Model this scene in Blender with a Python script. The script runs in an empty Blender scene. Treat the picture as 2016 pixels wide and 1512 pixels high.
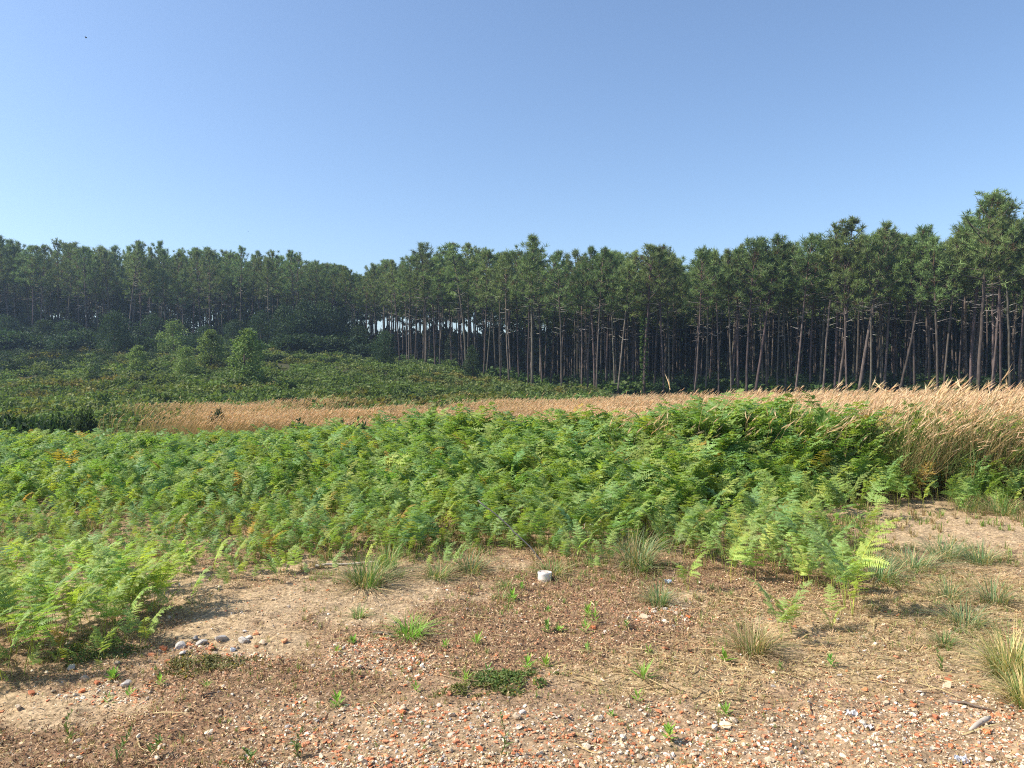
import bpy, math
import numpy as np
from mathutils import Vector

R = math.radians
scene = bpy.context.scene

# ------------------------------------------------------------------ camera, world, sun, exposure
F = 1475.0          # focal length in photograph pixels (2016 wide)
EYE = 1.6
HOR = 745.0         # photograph row of the horizon
cam_d = bpy.data.cameras.new('camera')
cam = bpy.data.objects.new('camera', cam_d)
scene.collection.objects.link(cam)
cam.location = (0, 0, EYE)
cam.rotation_euler = (R(90) - math.atan((756 - HOR) / F), 0, 0)
cam_d.sensor_width = 36
cam_d.lens = 36 * F / 2016
cam_d.clip_start = 0.05
cam_d.clip_end = 6000
scene.camera = cam

SUN_AZ = -97.0      # degrees from straight ahead, negative = left
SUN_EL = 45.0
sd = Vector((math.sin(R(SUN_AZ)) * math.cos(R(SUN_EL)), math.cos(R(SUN_AZ)) * math.cos(R(SUN_EL)), math.sin(R(SUN_EL))))
world = bpy.data.worlds.new('World')
scene.world = world
world.use_nodes = True
wn = world.node_tree.nodes
wn.clear()
wo = wn.new('ShaderNodeOutputWorld')
wb = wn.new('ShaderNodeBackground')
sky = wn.new('ShaderNodeTexSky')
sky.sky_type = 'NISHITA'
sky.sun_disc = False
sky.sun_elevation = R(SUN_EL)
sky.sun_rotation = R(SUN_AZ)
sky.altitude = 60
sky.air_density = 1.0
sky.dust_density = 1.1
sky.ozone_density = 3.6
wb.inputs['Strength'].default_value = 0.126
world.node_tree.links.new(sky.outputs[0], wb.inputs[0])
world.node_tree.links.new(wb.outputs[0], wo.inputs[0])
sl = bpy.data.lights.new('sun', 'SUN')
sl.energy = 5.0
sl.angle = R(0.53)
sl.color = (1.0, 0.93, 0.82)
so = bpy.data.objects.new('sun', sl)
scene.collection.objects.link(so)
so.rotation_euler = (-sd).to_track_quat('-Z', 'Y').to_euler()
so.location = (-30, 10, 40)
scene.view_settings.view_transform = 'Standard'
scene.view_settings.look = 'None'
scene.view_settings.gamma = 1
scene.view_settings.exposure = 0.72
cy = scene.cycles
cy.max_bounces = 8
cy.diffuse_bounces = 5
cy.glossy_bounces = 2
cy.transmission_bounces = 5
cy.volume_bounces = 0
cy.transparent_max_bounces = 4
cy.use_denoising = False
cy.filter_width = 1.1
cy.caustics_reflective = False
cy.caustics_refractive = False

# ------------------------------------------------------------------ helpers
rng = np.random.default_rng(7)
COL = scene.collection.objects


def U(a, b, n=None):
    return rng.uniform(a, b, n)


def hash2(ix, iy, seed):
    h = (ix.astype(np.int64) * 374761393 + iy.astype(np.int64) * 668265263 + seed * 1442695041) & 0xFFFFFFFF
    h = ((h ^ (h >> 13)) * 1274126177) & 0xFFFFFFFF
    return ((h ^ (h >> 16)) & 0xFFFFFF) / float(0xFFFFFF)


def vn(x, y, seed=0):
    x = np.asarray(x, float)
    y = np.asarray(y, float)
    ix = np.floor(x)
    iy = np.floor(y)
    fx = x - ix
    fy = y - iy
    fx = fx * fx * (3 - 2 * fx)
    fy = fy * fy * (3 - 2 * fy)
    ix = ix.astype(np.int64)
    iy = iy.astype(np.int64)
    a = hash2(ix, iy, seed)
    b = hash2(ix + 1, iy, seed)
    c = hash2(ix, iy + 1, seed)
    d = hash2(ix + 1, iy + 1, seed)
    return (a * (1 - fx) + b * fx) * (1 - fy) + (c * (1 - fx) + d * fx) * fy


def fbm(x, y, seed=0, o=4):
    s = 0
    amp = 0.5
    for k in range(o):
        s = s + amp * vn(np.asarray(x) * 2 ** k, np.asarray(y) * 2 ** k, seed + k)
        amp *= 0.5
    return s / (1 - 0.5 ** o)


def sst(a, b, x):
    t = np.clip((np.asarray(x, float) - a) / (b - a), 0, 1)
    return t * t * (3 - 2 * t)


PIPE = (0.27, 6.15)


def ground_z(x, y):
    x = np.asarray(x, float)
    y = np.asarray(y, float)
    a = x / np.maximum(y, 1.0)
    A = np.interp(a, [-.9, -.30, -.2, -.11, 0, .06, .2, .5], [6.5, 6.5, 5.3, 4.1, 1.7, .6, .1, 0.3])
    s = sst(38, 124, y) * (1 - 0.6 * sst(165, 240, y))
    z = A * s
    z = z - 0.42 * sst(11, 20, y) * np.interp(a, [-.2, .3], [1, .5])
    far = sst(34, 50, y)
    z = z + far * 0.9 * (fbm(x / 11, y / 11, 5) - 0.5) * (1 - sst(200, 300, y))
    near = 1 - sst(13, 18, y)
    z = z + near * (0.10 * (fbm(x / 1.6, y / 1.6, 11) - 0.5) + 0.045 * (fbm(x * 3, y * 3, 21) - 0.5)
                    + 0.038 * (fbm(x * 13, y * 13, 31, 3) - 0.5))
    z = z + 0.06 * np.exp(-(((x - PIPE[0]) / 0.9) ** 2 + ((y - PIPE[1] - .2) / 0.5) ** 2))
    z = z - 0.05 * sst(0, -3, x) * (1 - sst(4.2, 5.2, y)) * near
    return z


def at(u, v):
    """photograph pixel -> the ground point seen there"""
    t = np.concatenate([np.arange(2.0, 16, .01), np.arange(16, 260, .1)])
    dx = (u - 1008) / F
    dz = -(v - HOR) / F
    z = EYE + dz * t - ground_z(dx * t, t)
    i = np.argmax(z < 0)
    if not (z < 0).any():
        i = len(t) - 1
    return dx * t[i], t[i], float(ground_z(dx * t[i], t[i]))


def px(x, y, z):
    y = np.maximum(y, .1)
    return 1008 + F * x / y, HOR - F * (z - EYE) / y


def inpoly(x, y, poly):
    poly = np.asarray(poly)
    r = np.zeros(np.shape(x), bool)
    j = len(poly) - 1
    for i in range(len(poly)):
        xi, yi = poly[i]
        xj, yj = poly[j]
        c = ((yi > y) != (yj > y)) & (x < (xj - xi) * (y - yi) / (yj - yi + 1e-12) + xi)
        r ^= c
        j = i
    return r


def mesh_from(name, V, T, C=None, mats=(), mi=None, flat=False):
    V = np.ascontiguousarray(V, np.float32)
    T = np.ascontiguousarray(T, np.int32)
    me = bpy.data.meshes.new(name)
    me.vertices.add(len(V))
    me.vertices.foreach_set('co', V.ravel())
    me.loops.add(T.size)
    me.loops.foreach_set('vertex_index', T.ravel())
    me.polygons.add(len(T))
    me.polygons.foreach_set('loop_start', np.arange(len(T), dtype=np.int32) * 3)
    if mi is not None:
        me.polygons.foreach_set('material_index', np.ascontiguousarray(mi, np.int32))
    if flat:
        at_ = me.attributes.new('sharp_face', 'BOOLEAN', 'FACE')
        at_.data.foreach_set('value', np.ones(len(T), bool))
    me.update(calc_edges=True)
    if C is not None:
        ca = me.attributes.new('Col', 'FLOAT_COLOR', 'POINT')
        c4 = np.ones((len(V), 4), np.float32)
        c4[:, :3] = C
        ca.data.foreach_set('color', c4.ravel())
    for m in mats:
        me.materials.append(m)
    return me


class Bag:
    def __init__(s):
        s.V, s.T, s.C, s.n = [], [], [], 0

    def add(s, V, T, C):
        V = np.asarray(V, float).reshape(-1, 3)
        T = np.asarray(T, int).reshape(-1, 3)
        C = np.broadcast_to(np.asarray(C, float), V.shape)
        s.V.append(V)
        s.T.append(T + s.n)
        s.C.append(C)
        s.n += len(V)

    def arr(s):
        return np.concatenate(s.V), np.concatenate(s.T), np.concatenate(s.C)

    def scatter(s, tpl, pos, yaw, scale, tint=None, tilt=None, taz=None):
        """copies of a template (V,T,C) baked in"""
        V, T, C = tpl
        N = len(pos)
        if N == 0:
            return
        pos = np.asarray(pos, float)
        scale = np.asarray(scale, float)
        if scale.ndim == 1:
            scale = np.repeat(scale[:, None], 3, 1)
        P = V[None] * scale[:, None, :]
        c, sn = np.cos(yaw)[:, None], np.sin(yaw)[:, None]
        X = P[..., 0] * c - P[..., 1] * sn
        Y = P[..., 0] * sn + P[..., 1] * c
        Z = P[..., 2]
        if tilt is not None:
            ca, sa = np.cos(taz)[:, None], np.sin(taz)[:, None]
            a = X * ca + Y * sa
            b = -X * sa + Y * ca
            ct, st = np.cos(tilt)[:, None], np.sin(tilt)[:, None]
            a, Z = a * ct + Z * st, -a * st + Z * ct
            X = a * ca - b * sa
            Y = a * sa + b * ca
        P = np.stack([X, Y, Z], -1) + pos[:, None, :]
        CC = np.repeat(C[None], N, 0)
        if tint is not None:
            CC = CC * np.asarray(tint)[:, None, :]
        TT = T[None] + (np.arange(N) * len(V))[:, None, None]
        s.add(P.reshape(-1, 3), TT.reshape(-1, 3), CC.reshape(-1, 3))

    def build(s, name, mat, parent=None, flat=False):
        V, T, C = s.arr()
        o = bpy.data.objects.new(name, mesh_from(name, V, T, C, [mat], flat=flat))
        COL.link(o)
        if parent:
            o.parent = parent
        return o


def tag(o, label=None, cat=None, group=None, kind=None):
    if label:
        o['label'] = label
    if cat:
        o['category'] = cat
    if group:
        o['group'] = group
    if kind:
        o['kind'] = kind
    return o


def empty(name, loc, rot=(0, 0, 0), sc=1.0):
    o = bpy.data.objects.new(name, None)
    COL.link(o)
    o.location = loc
    o.rotation_euler = rot
    o.scale = sc if hasattr(sc, '__len__') else (sc, sc, sc)
    o.empty_display_size = .1
    return o


def child(name, me, parent):
    o = bpy.data.objects.new(name, me)
    COL.link(o)
    o.parent = parent
    return o


def tube(P, rad, n=6, cap=True):
    """(V,T) of a tube along points P"""
    P = np.asarray(P, float)
    m = len(P)
    rad = np.broadcast_to(np.asarray(rad, float), (m,))
    D = np.gradient(P, axis=0)
    D /= np.linalg.norm(D, axis=1, keepdims=True) + 1e-9
    ref = np.array([1., 0, 0]) if abs(D[0][0]) < .8 else np.array([0, 1., 0])
    A = np.cross(D, ref)
    A /= np.linalg.norm(A, axis=1, keepdims=True) + 1e-9
    B = np.cross(D, A)
    th = np.arange(n) / n * 2 * np.pi
    V = P[:, None] + rad[:, None, None] * (A[:, None] * np.cos(th)[None, :, None] + B[:, None] * np.sin(th)[None, :, None])
    V = V.reshape(-1, 3)
    T = []
    for i in range(m - 1):
        for k in range(n):
            a, b = i * n + k, i * n + (k + 1) % n
            T += [(a, a + n, b), (b, a + n, b + n)]
    if cap:
        V = np.vstack([V, P[-1], P[0]])
        e = m * n
        for k in range(n):
            T.append(((m - 1) * n + k, e, (m - 1) * n + (k + 1) % n))
            T.append((k, (k + 1) % n, e + 1))
    return V, np.array(T)


def unit(v):
    v = np.asarray(v, float)
    return v / (np.linalg.norm(v, axis=-1, keepdims=True) + 1e-9)


def rand_dirs(n):
    v = rng.normal(size=(n, 3))
    return unit(v)


def blades(base, dirn, length, width, col, side=None, tipc=None):
    """one triangle per blade: base point, direction, length, width"""
    n = len(base)
    dirn = unit(dirn)
    if side is None:
        side = np.cross(dirn, rand_dirs(n))
    side = unit(side)
    length = np.broadcast_to(np.asarray(length, float), (n,))[:, None]
    width = np.broadcast_to(np.asarray(width, float), (n,))[:, None]
    a = base - side * width / 2
    b = base + side * width / 2
    c = base + dirn * length
    V = np.stack([a, b, c], 1).reshape(-1, 3)
    T = np.arange(3 * n).reshape(-1, 3)
    col = np.broadcast_to(np.asarray(col, float), (n, 3))
    C = np.repeat(col[:, None], 3, 1)
    if tipc is not None:
        C[:, 2] = np.broadcast_to(np.asarray(tipc, float), (n, 3))
    return V, T, C.reshape(-1, 3)


def leaves(base, dirn, nrm, length, width, col):
    """kite leaf: 2 triangles each, slightly folded"""
    n = len(base)
    dirn = unit(dirn)
    side = unit(np.cross(dirn, nrm))
    nn = np.cross(side, dirn)
    L = np.broadcast_to(np.asarray(length, float), (n,))[:, None]
    W = np.broadcast_to(np.asarray(width, float), (n,))[:, None]
    m = base + dirn * L * .45
    V = np.stack([base, m - side * W / 2 + nn * W * .15, base + dirn * L, m + side * W / 2 + nn * W * .15], 1).reshape(-1, 3)
    i = np.arange(n)[:, None] * 4
    T = np.concatenate([i + np.array([[0, 2, 1]]), i + np.array([[0, 3, 2]])], 0)
    C = np.repeat(np.broadcast_to(np.asarray(col, float), (n, 3))[:, None], 4, 1).reshape(-1, 3)
    return V, T, C


def jit(col, n, v=.25, h=.06):
    """colour variation"""
    c = np.asarray(col, float)[None] * (1 + U(-v, v, n))[:, None]
    return np.clip(c * (1 + U(-h, h, (n, 3))), .004, .95)


# ------------------------------------------------------------------ materials
def new_mat(name):
    m = bpy.data.materials.new(name)
    m.use_nodes = True
    nt = m.node_tree
    nt.nodes.clear()
    out = nt.nodes.new('ShaderNodeOutputMaterial')
    return m, nt, out


def col_mat(name, rough=.8, transl=0.0, spec=.25, var=.0, tcol=(1.15, 1.25, .5), noise=None, bump=0):
    m, nt, out = new_mat(name)
    N, L = nt.nodes, nt.links
    a = N.new('ShaderNodeAttribute')
    a.attribute_name = 'Col'
    col = a.outputs['Color']
    if var > 0:
        oi = N.new('ShaderNodeObjectInfo')
        mr = N.new('ShaderNodeMapRange')
        mr.inputs[3].default_value = 1 - var
        mr.inputs[4].default_value = 1 + var
        L.new(oi.outputs['Random'], mr.inputs[0])
        hs = N.new('ShaderNodeHueSaturation')
        L.new(mr.outputs[0], hs.inputs['Value'])
        mh = N.new('ShaderNodeMath')
        mh.operation = 'MULTIPLY_ADD'
        mh.inputs[1].default_value = 37.7
        mh.inputs[2].default_value = 0.0
        L.new(oi.outputs['Random'], mh.inputs[0])
        mf = N.new('ShaderNodeMath')
        mf.operation = 'FRACT'
        L.new(mh.outputs[0], mf.inputs[0])
        mr3 = N.new('ShaderNodeMapRange')
        mr3.inputs[3].default_value = .5 - var * .11
        mr3.inputs[4].default_value = .5 + var * .11
        L.new(mf.outputs[0], mr3.inputs[0])
        L.new(mr3.outputs[0], hs.inputs['Hue'])
        L.new(col, hs.inputs['Color'])
        col = hs.outputs[0]
    bs = N.new('ShaderNodeBsdfPrincipled')
    if noise:
        tc = N.new('ShaderNodeTexCoord')
        nz = N.new('ShaderNodeTexNoise')
        nz.inputs['Scale'].default_value = noise[0]
        nz.inputs['Detail'].default_value = 6
        if len(noise) > 2:
            mp = N.new('ShaderNodeMapping')
            mp.inputs['Scale'].default_value = noise[2]
            L.new(tc.outputs['Object'], mp.inputs[0])
            L.new(mp.outputs[0], nz.inputs['Vector'])
        else:
            L.new(tc.outputs['Object'], nz.inputs['Vector'])
        mr2 = N.new('ShaderNodeMapRange')
        mr2.inputs[1].default_value = .3
        mr2.inputs[2].default_value = .7
        mr2.inputs[3].default_value = 1 - noise[1]
        mr2.inputs[4].default_value = 1 + noise[1]
        L.new(nz.outputs[0], mr2.inputs[0])
        mx = N.new('ShaderNodeVectorMath')
        mx.operation = 'SCALE'
        L.new(col, mx.inputs[0])
        L.new(mr2.outputs[0], mx.inputs['Scale'])
        col = mx.outputs[0]
        if bump:
            bp = N.new('ShaderNodeBump')
            bp.inputs['Strength'].default_value = bump
            bp.inputs['Distance'].default_value = .02
            L.new(nz.outputs[0], bp.inputs['Height'])
            L.new(bp.outputs[0], bs.inputs['Normal'])
    L.new(col, bs.inputs['Base Color'])
    bs.inputs['Roughness'].default_value = rough
    bs.inputs['Specular IOR Level'].default_value = spec
    if transl > 0:
        tr = N.new('ShaderNodeBsdfTranslucent')
        vm = N.new('ShaderNodeVectorMath')
        vm.operation = 'MULTIPLY'
        vm.inputs[1].default_value = tcol
        L.new(col, vm.inputs[0])
        L.new(vm.outputs[0], tr.inputs[0])
        mix = N.new('ShaderNodeMixShader')
        mix.inputs[0].default_value = transl
        L.new(bs.outputs[0], mix.inputs[1])
        L.new(tr.outputs[0], mix.inputs[2])
        L.new(mix.outputs[0], out.inputs[0])
    else:
        L.new(bs.outputs[0], out.inputs[0])
    return m


M_fern = col_mat('fern_leaf', .5, .45, .25, .16, (1.35, 1.35, .55))
M_grass = col_mat('grass_blade', .6, .35, .25, .12, (1.1, 1.15, .6))
M_dry = col_mat('dry_grass', .75, .35, .2, 0, (1.1, 1.0, .7))
M_needle = col_mat('pine_needles', .6, .3, .2, .2, (1.05, 1.1, .7))
M_bark = col_mat('pine_bark', .9, 0, .15, .42, noise=(3.0, .5, (2, 2, .6)), bump=.6)
M_leaf = col_mat('broad_leaf', .65, .3, .1, .12)
M_stone = col_mat('stone_brick', .9, 0, .2, 0, noise=(60, .25), bump=.3)
M_litter = col_mat('litter', .85, .12, .15, 0, (1, 1, .9))
M_plain = col_mat('weathered', .6, 0, .3, 0, noise=(25, .18), bump=.15)

# ground sheet: sand, brown litter soil and gravel earth mixed by where they lie
m, nt, out = new_mat('ground_soil')
N, L = nt.nodes, nt.links
az = N.new('ShaderNodeAttribute')
az.attribute_name = 'Col'
tc = N.new('ShaderNodeTexCoord')


def noise_node(sc, det=8, rough=.6):
    n = N.new('ShaderNodeTexNoise')
    n.inputs['Scale'].default_value = sc
    n.inputs['Detail'].default_value = det
    n.inputs['Roughness'].default_value = rough
    L.new(tc.outputs['Object'], n.inputs['Vector'])
    return n


n1 = noise_node(38)
n2 = noise_node(7)
mr = N.new('ShaderNodeMapRange')
mr.inputs[1].default_value = .32
mr.inputs[2].default_value = .68
mr.inputs[3].default_value = .38
mr.inputs[4].default_value = 1.45
L.new(n1.outputs[0], mr.inputs[0])
mr_b = N.new('ShaderNodeMapRange')
mr_b.inputs[1].default_value = .3
mr_b.inputs[2].default_value = .7
mr_b.inputs[3].default_value = .8
mr_b.inputs[4].default_value = 1.15
L.new(n2.outputs[0], mr_b.inputs[0])
mm = N.new('ShaderNodeMath')
mm.operation = 'MULTIPLY'
L.new(mr.outputs[0], mm.inputs[0])
L.new(mr_b.outputs[0], mm.inputs[1])
vs = N.new('ShaderNodeVectorMath')
vs.operation = 'SCALE'
L.new(az.outputs['Color'], vs.inputs[0])
L.new(mm.outputs[0], vs.inputs['Scale'])
bs = N.new('ShaderNodeBsdfPrincipled')
bs.inputs['Roughness'].default_value = .95
bs.inputs['Specular IOR Level'].default_value = .1
L.new(vs.outputs[0], bs.inputs['Base Color'])
bp = N.new('ShaderNodeBump')
bp.inputs['Strength'].default_value = .7
bp.inputs['Distance'].default_value = .012
n3 = noise_node(90, 5)
L.new(n3.outputs[0], bp.inputs['Height'])
L.new(bp.outputs[0], bs.inputs['Normal'])
L.new(bs.outputs[0], out.inputs[0])
M_ground = m


# ------------------------------------------------------------------ ground
def ell(u, v, lst):
    s = np.zeros(np.shape(u))
    for (cu, cv, ru, rv) in lst:
        d = ((u - cu) / ru) ** 2 + ((v - cv) / rv) ** 2
        s = np.maximum(s, 1 - sst(.45, 1.5, d))
    return s


SAND = [(600, 1195, 230, 42), (850, 1160, 130, 30), (440, 1240, 130, 34), (1930, 1065, 200, 46), (1800, 1010, 110, 24),
        (330, 1150, 120, 40), (60, 1365, 190, 32), (1520, 1255, 120, 26), (1960, 1320, 90, 40), (1340, 1180, 60, 20),
        (620, 1120, 170, 16), (120, 1180, 120, 40), (1640, 1010, 80, 14), (980, 1120, 60, 14)]
GRAVEL = [(1300, 1505, 900, 95), (1850, 1445, 400, 80), (800, 1440, 300, 60), (720, 1300, 130, 26), (430, 1290, 120, 24), (200, 1345, 130, 22), (1290, 1215, 70, 22)]
STRAW = [(1700, 1280, 380, 75), (1880, 1170, 260, 60), (1550, 1190, 200, 40), (1350, 1330, 250, 60)]
BROWN = [(1080, 1170, 260, 60), (220, 1440, 420, 80), (1180, 1240, 260, 50), (1480, 1160, 260, 60), (480, 1330, 260, 50), (1000, 1280, 340, 60), (1450, 1250, 200, 40)]


def zones(x, y):
    z = np.zeros_like(x)
    u, v = px(x, y, z)
    w = fbm(x * 2.2, y * 2.2, 77, 5) - .5
    w2 = fbm(x * 6, y * 6, 78, 4) - .5
    u = u + w * 200 + w2 * 120
    v = v + w * 70 + w2 * 60
    return ell(u, v, SAND), ell(u, v, GRAVEL), ell(u, v, STRAW), ell(u, v, BROWN)


def axis(lims, steps):
    out = [lims[0]]
    for (a, b, st) in steps:
        n = max(1, int(round((b - a) / st)))
        out += list(a + (b - a) * (np.arange(n) + 1) / n)
    return np.array(out)


xs = axis([0], [(0, 5.5, .035), (5.5, 9, .07), (9, 20, .25), (20, 110, 1.5), (110, 700, 25)])
xs = np.concatenate([-xs[:0:-1], xs])
ys = axis([-60], [(-60, 1, 4), (1, 2.5, .25), (2.5, 9.5, .035), (9.5, 14, .09), (14, 30, .4), (30, 210, 1.5), (210, 900, 25)])
GX, GY = np.meshgrid(xs, ys)
GZ = ground_z(GX, GY)
nx, ny = len(xs), len(ys)
V = np.stack([GX, GY, GZ], -1).reshape(-1, 3)
i = (np.arange(ny - 1)[:, None] * nx + np.arange(nx - 1)[None]).ravel()
T = np.concatenate([np.stack([i, i + 1, i + nx + 1], 1), np.stack([i, i + nx + 1, i + nx], 1)])
zs, zg, zt, zb = zones(GX.ravel(), GY.ravel())
base = np.tile(np.array([.32, .215, .13]), (len(V), 1))


def mixc(b, c, w):
    return b * (1 - w[:, None]) + np.asarray(c)[None] * w[:, None]


base = mixc(base, [.25, .155, .09], zb * .85)
base = mixc(base, [.44, .33, .18], zt * .7)
base = mixc(base, [.36, .25, .15], zg * .8)
base = mixc(base, [.41, .30, .18], zs * .9)
yy = GY.ravel()
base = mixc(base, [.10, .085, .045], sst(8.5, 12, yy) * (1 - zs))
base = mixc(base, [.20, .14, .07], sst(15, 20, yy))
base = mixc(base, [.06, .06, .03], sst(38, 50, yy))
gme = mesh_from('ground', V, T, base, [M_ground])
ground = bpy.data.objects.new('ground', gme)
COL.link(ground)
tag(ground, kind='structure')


# ------------------------------------------------------------------ pine trees
def tuft(c, d, n, ln, wd, col):
    """a bottle-brush spray of needles about direction d"""
    q = rand_dirs(n)
    dd = unit(d[None] * .75 + q)
    return blades(c[None] + q * ln * .12, dd, ln * U(.7, 1.15, n), wd, jit(col, n, .3, .08))


def make_pine(cf, width, seed, lod=0, open_=False):
    """unit pine of height 16; returns trunk and crown templates. cf: crown start as a fraction"""
    global rng
    keep = rng
    rng = np.random.default_rng(seed)
    H = 16.0
    # trunk
    nseg = 12 if lod == 0 else 5
    t = np.linspace(0, 1, nseg + 1)
    bx = U(-.5, .5)
    by = U(-.4, .4)
    ph = U(0, 6)
    P = np.stack([bx * np.sin(t * 2.6 + ph) - bx * math.sin(ph) + U(-.03, .03, nseg + 1) * (t > 0), by * np.sin(t * 3.0 + ph * 2) - by * math.sin(ph * 2), t * H * .98], 1)
    rad = np.interp(t, [0, .03, .1, cf, 1], [.15, .123, .11, .088, .018]) * U(.8, 1.2)
    tb = Bag()
    tv, tt = tube(P, rad, 8 if lod == 0 else 5)
    barkc = np.array([.098, .079, .066])
    tz = np.clip(tv[:, 2] / H, 0, 1)
    tcol = barkc[None] * (1 - .15 * tz[:, None]) + np.array([.06, .02, 0])[None] * sst(.5, .9, tz)[:, None]
    tb.add(tv, tt, tcol)
    pt = lambda f: np.array([np.interp(f, t, P[:, k]) for k in range(3)])
    # dead stubs on the bare trunk
    if lod == 0:
        for k in range(int(U(9, 18))):
            f = U(.3, cf + .04) ** .8
            f = min(f, cf + .03)
            az_ = U(0, 6.28)
            ln = U(.25, 1.0) * (1.6 if f > cf - .1 else 1)
            d = np.array([math.cos(az_), math.sin(az_), U(-.15, .5)])
            p0 = pt(f)
            bv, bt = tube([p0, p0 + d * ln * .5, p0 + d * ln + np.array([0, 0, U(-.15, .12)])], [.03, .022, .008], 4)
            tb.add(bv, bt, [.30, .27, .24])
    # crown
    cb = Bag()
    nl = 20 if open_ else int(U(27, 35))
    gold = U(0, 6.28)
    for k in range(nl):
        s = (k + U(.1, .9)) / nl
        f = cf + (1 - cf) * s * .97
        p0 = pt(f)
        az_ = gold + k * 2.4 + U(-.4, .4)
        r = width * .5 * ((1 - s) ** .62) * (.55 + .45 * min(1, s * 3.2)) * U(.62, 1.2) + .25
        el = R(np.interp(s, [0, .4, 1], [8, 28, 66]) + U(-10, 12))
        d = np.array([math.cos(az_) * math.cos(el), math.sin(az_) * math.cos(el), math.sin(el)])
        up = np.array([0, 0, 1.])
        p1 = p0 + d * r * .55
        p2 = p0 + d * r + up * r * .16
        if lod == 0:
            bv, bt = tube([p0, p1, p2], [.05, .035, .012], 4, False)
            tb.add(bv, bt, barkc * 1.0)
        if open_:
            el *= .8
            r *= 1.1
        nt_ = int(np.interp(r, [.3, 2.6], [4, 10])) if lod == 0 else 7
        for j in range(nt_):
            q = U(.38, 1.02)
            c = (p0 + (p1 - p0) * q * 2 if q < .5 else p1 + (p2 - p1) * (q - .5) * 2)
            side = np.cross(d, up)
            c = c + side * U(-.5, .5) * r * .38 + up * U(-.10, .32) * (.4 + .3 * r)
            dd = unit(d * .6 + up * .8 + rng.normal(size=3) * .3)
            g = U(.78, 1.25)
            colr = np.array([.175, .235, .085]) * g
            if U(0, 1) < .05:
                colr = np.array([.13, .09, .045])
            if lod == 0:
                V_, T_, C_ = tuft(c, dd, 17, U(.34, .52), .055, colr)
            else:
                V_, T_, C_ = tuft(c, dd, 10, U(.5, .75), .14, colr)
            cb.add(V_, T_, C_)
    top = pt(.985)
    for j in range(5):
        V_, T_, C_ = tuft(top + rng.normal(size=3) * [.15, .15, .25], np.array([0, 0, 1.]), 15 if lod == 0 else 8, .5, .055 if lod == 0 else .12, np.array([.175, .235, .085]))
        cb.add(V_, T_, C_)
    rng = keep
    return tb.arr(), cb.arr()


NP_VAR = 9
pine_me = []
pine_cf = []
for k in range(NP_VAR):
    cf = [.56, .58, .60, .62, .54, .65, .59, .53, .65][k]
    wd_ = [6.4, 5.8, 6.0, 5.2, 6.6, 5.0, 6.2, 6.8, 5.0][k]
    tr_, cr_ = make_pine(cf, wd_, 100 + k, 0, k == 7)
    pine_me.append((mesh_from('trunk', *tr_, [M_bark]), mesh_from('crown', *cr_, [M_needle])))
pine_low = [make_pine(cf, wd_, 300 + k, 1) for k, (cf, wd_) in enumerate([(.54, 6.2), (.57, 5.8), (.59, 5.6), (.52, 6.6)])]

SKY_U = [-300, 0, 30, 80, 100, 118, 135, 150, 180, 210, 235, 250, 265, 285, 305, 325, 345, 370, 395, 415, 437, 455, 475, 500, 525, 550, 570, 590, 620, 650, 680, 700, 715, 728, 745, 770, 790, 806, 822, 840, 858, 876, 890, 912, 935, 950, 970, 985, 1005, 1020,
         1034, 1046, 1060, 1078, 1090, 1110, 1130, 1160, 1190, 1210, 1225, 1250, 1285, 1310, 1340, 1352, 1366, 1390, 1410, 1425, 1450, 1480, 1500, 1520, 1545, 1565, 1585, 1600, 1615, 1635, 1652, 1672, 1690, 1706, 1722, 1745, 1765, 1778, 1795, 1815, 1830, 1845, 1862, 1880, 1895, 1905, 1925, 1950, 1985, 2005, 2020, 2100, 2300]
SKY_V = [460, 463, 462, 467, 457, 453, 458, 468, 476, 481, 476, 464, 478, 484, 474, 484, 489, 490, 484, 481, 484, 487, 483, 488, 488, 493, 490, 499, 509, 517, 522, 534, 545, 530, 518, 509, 520, 508, 490, 483, 488, 502, 482, 476, 480, 490, 494, 490, 496, 492,
         480, 470, 464, 472, 486, 497, 494, 488, 488, 490, 487, 494, 485, 482, 492, 508, 500, 492, 490, 494, 474, 470, 474, 468, 462, 472, 474, 458, 460, 442, 450, 462, 432, 442, 455, 432, 447, 470, 452, 443, 447, 464, 452, 441, 440, 420, 396, 378, 388, 412, 425, 430, 430]


def sky_z(x, y):
    u = 1008 + F * x / y
    v = np.interp(u, SKY_U, SKY_V)
    return EYE + (HOR - v) / F * y


def front_y(u):
    return np.interp(u, [-300, 600, 690, 780, 840, 917, 985, 1047, 1105, 1210, 1400, 1650, 1925, 2016, 2300],
                     [112, 116, 122, 112, 105, 97, 91, 87, 83, 80, 78, 74, 67, 65, 62])


GP = {'left': 'pines of the hazy wood on the hill', 'mid': 'pines standing at the middle of the wood edge', 'right': 'close-set pines of the flat wood'}
n_pine = [0]


def add_pine(x, y, top_z, var, lean_x=0., label=None, group=None, girth=1.0, dv=0):
    z = float(ground_z(x, y)) - .1
    H = max(6., (top_z - z))
    s = H / 16.0
    e = empty('pine_tree', (x, y, z), (U(-.02, .02), math.atan(lean_x / H) + U(-.008, .008), 0), (s * girth, s * girth, s))
    e.rotation_mode = 'XYZ'
    e.rotation_euler = (e.rotation_euler[0], e.rotation_euler[1], 0)
    yaw = U(0, 6.28)
    for nm, me in zip(('trunk', 'crown'), pine_me[var]):
        c = child(nm, me, e)
        c.rotation_euler = (0, 0, yaw)
        if nm == 'crown':
            w_ = U(.8, 1.22)
            c.scale = (w_, w_ * U(.9, 1.1), 1)
    tag(e, label, 'pine tree', group)
    n_pine[0] += 1
    return e


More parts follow.
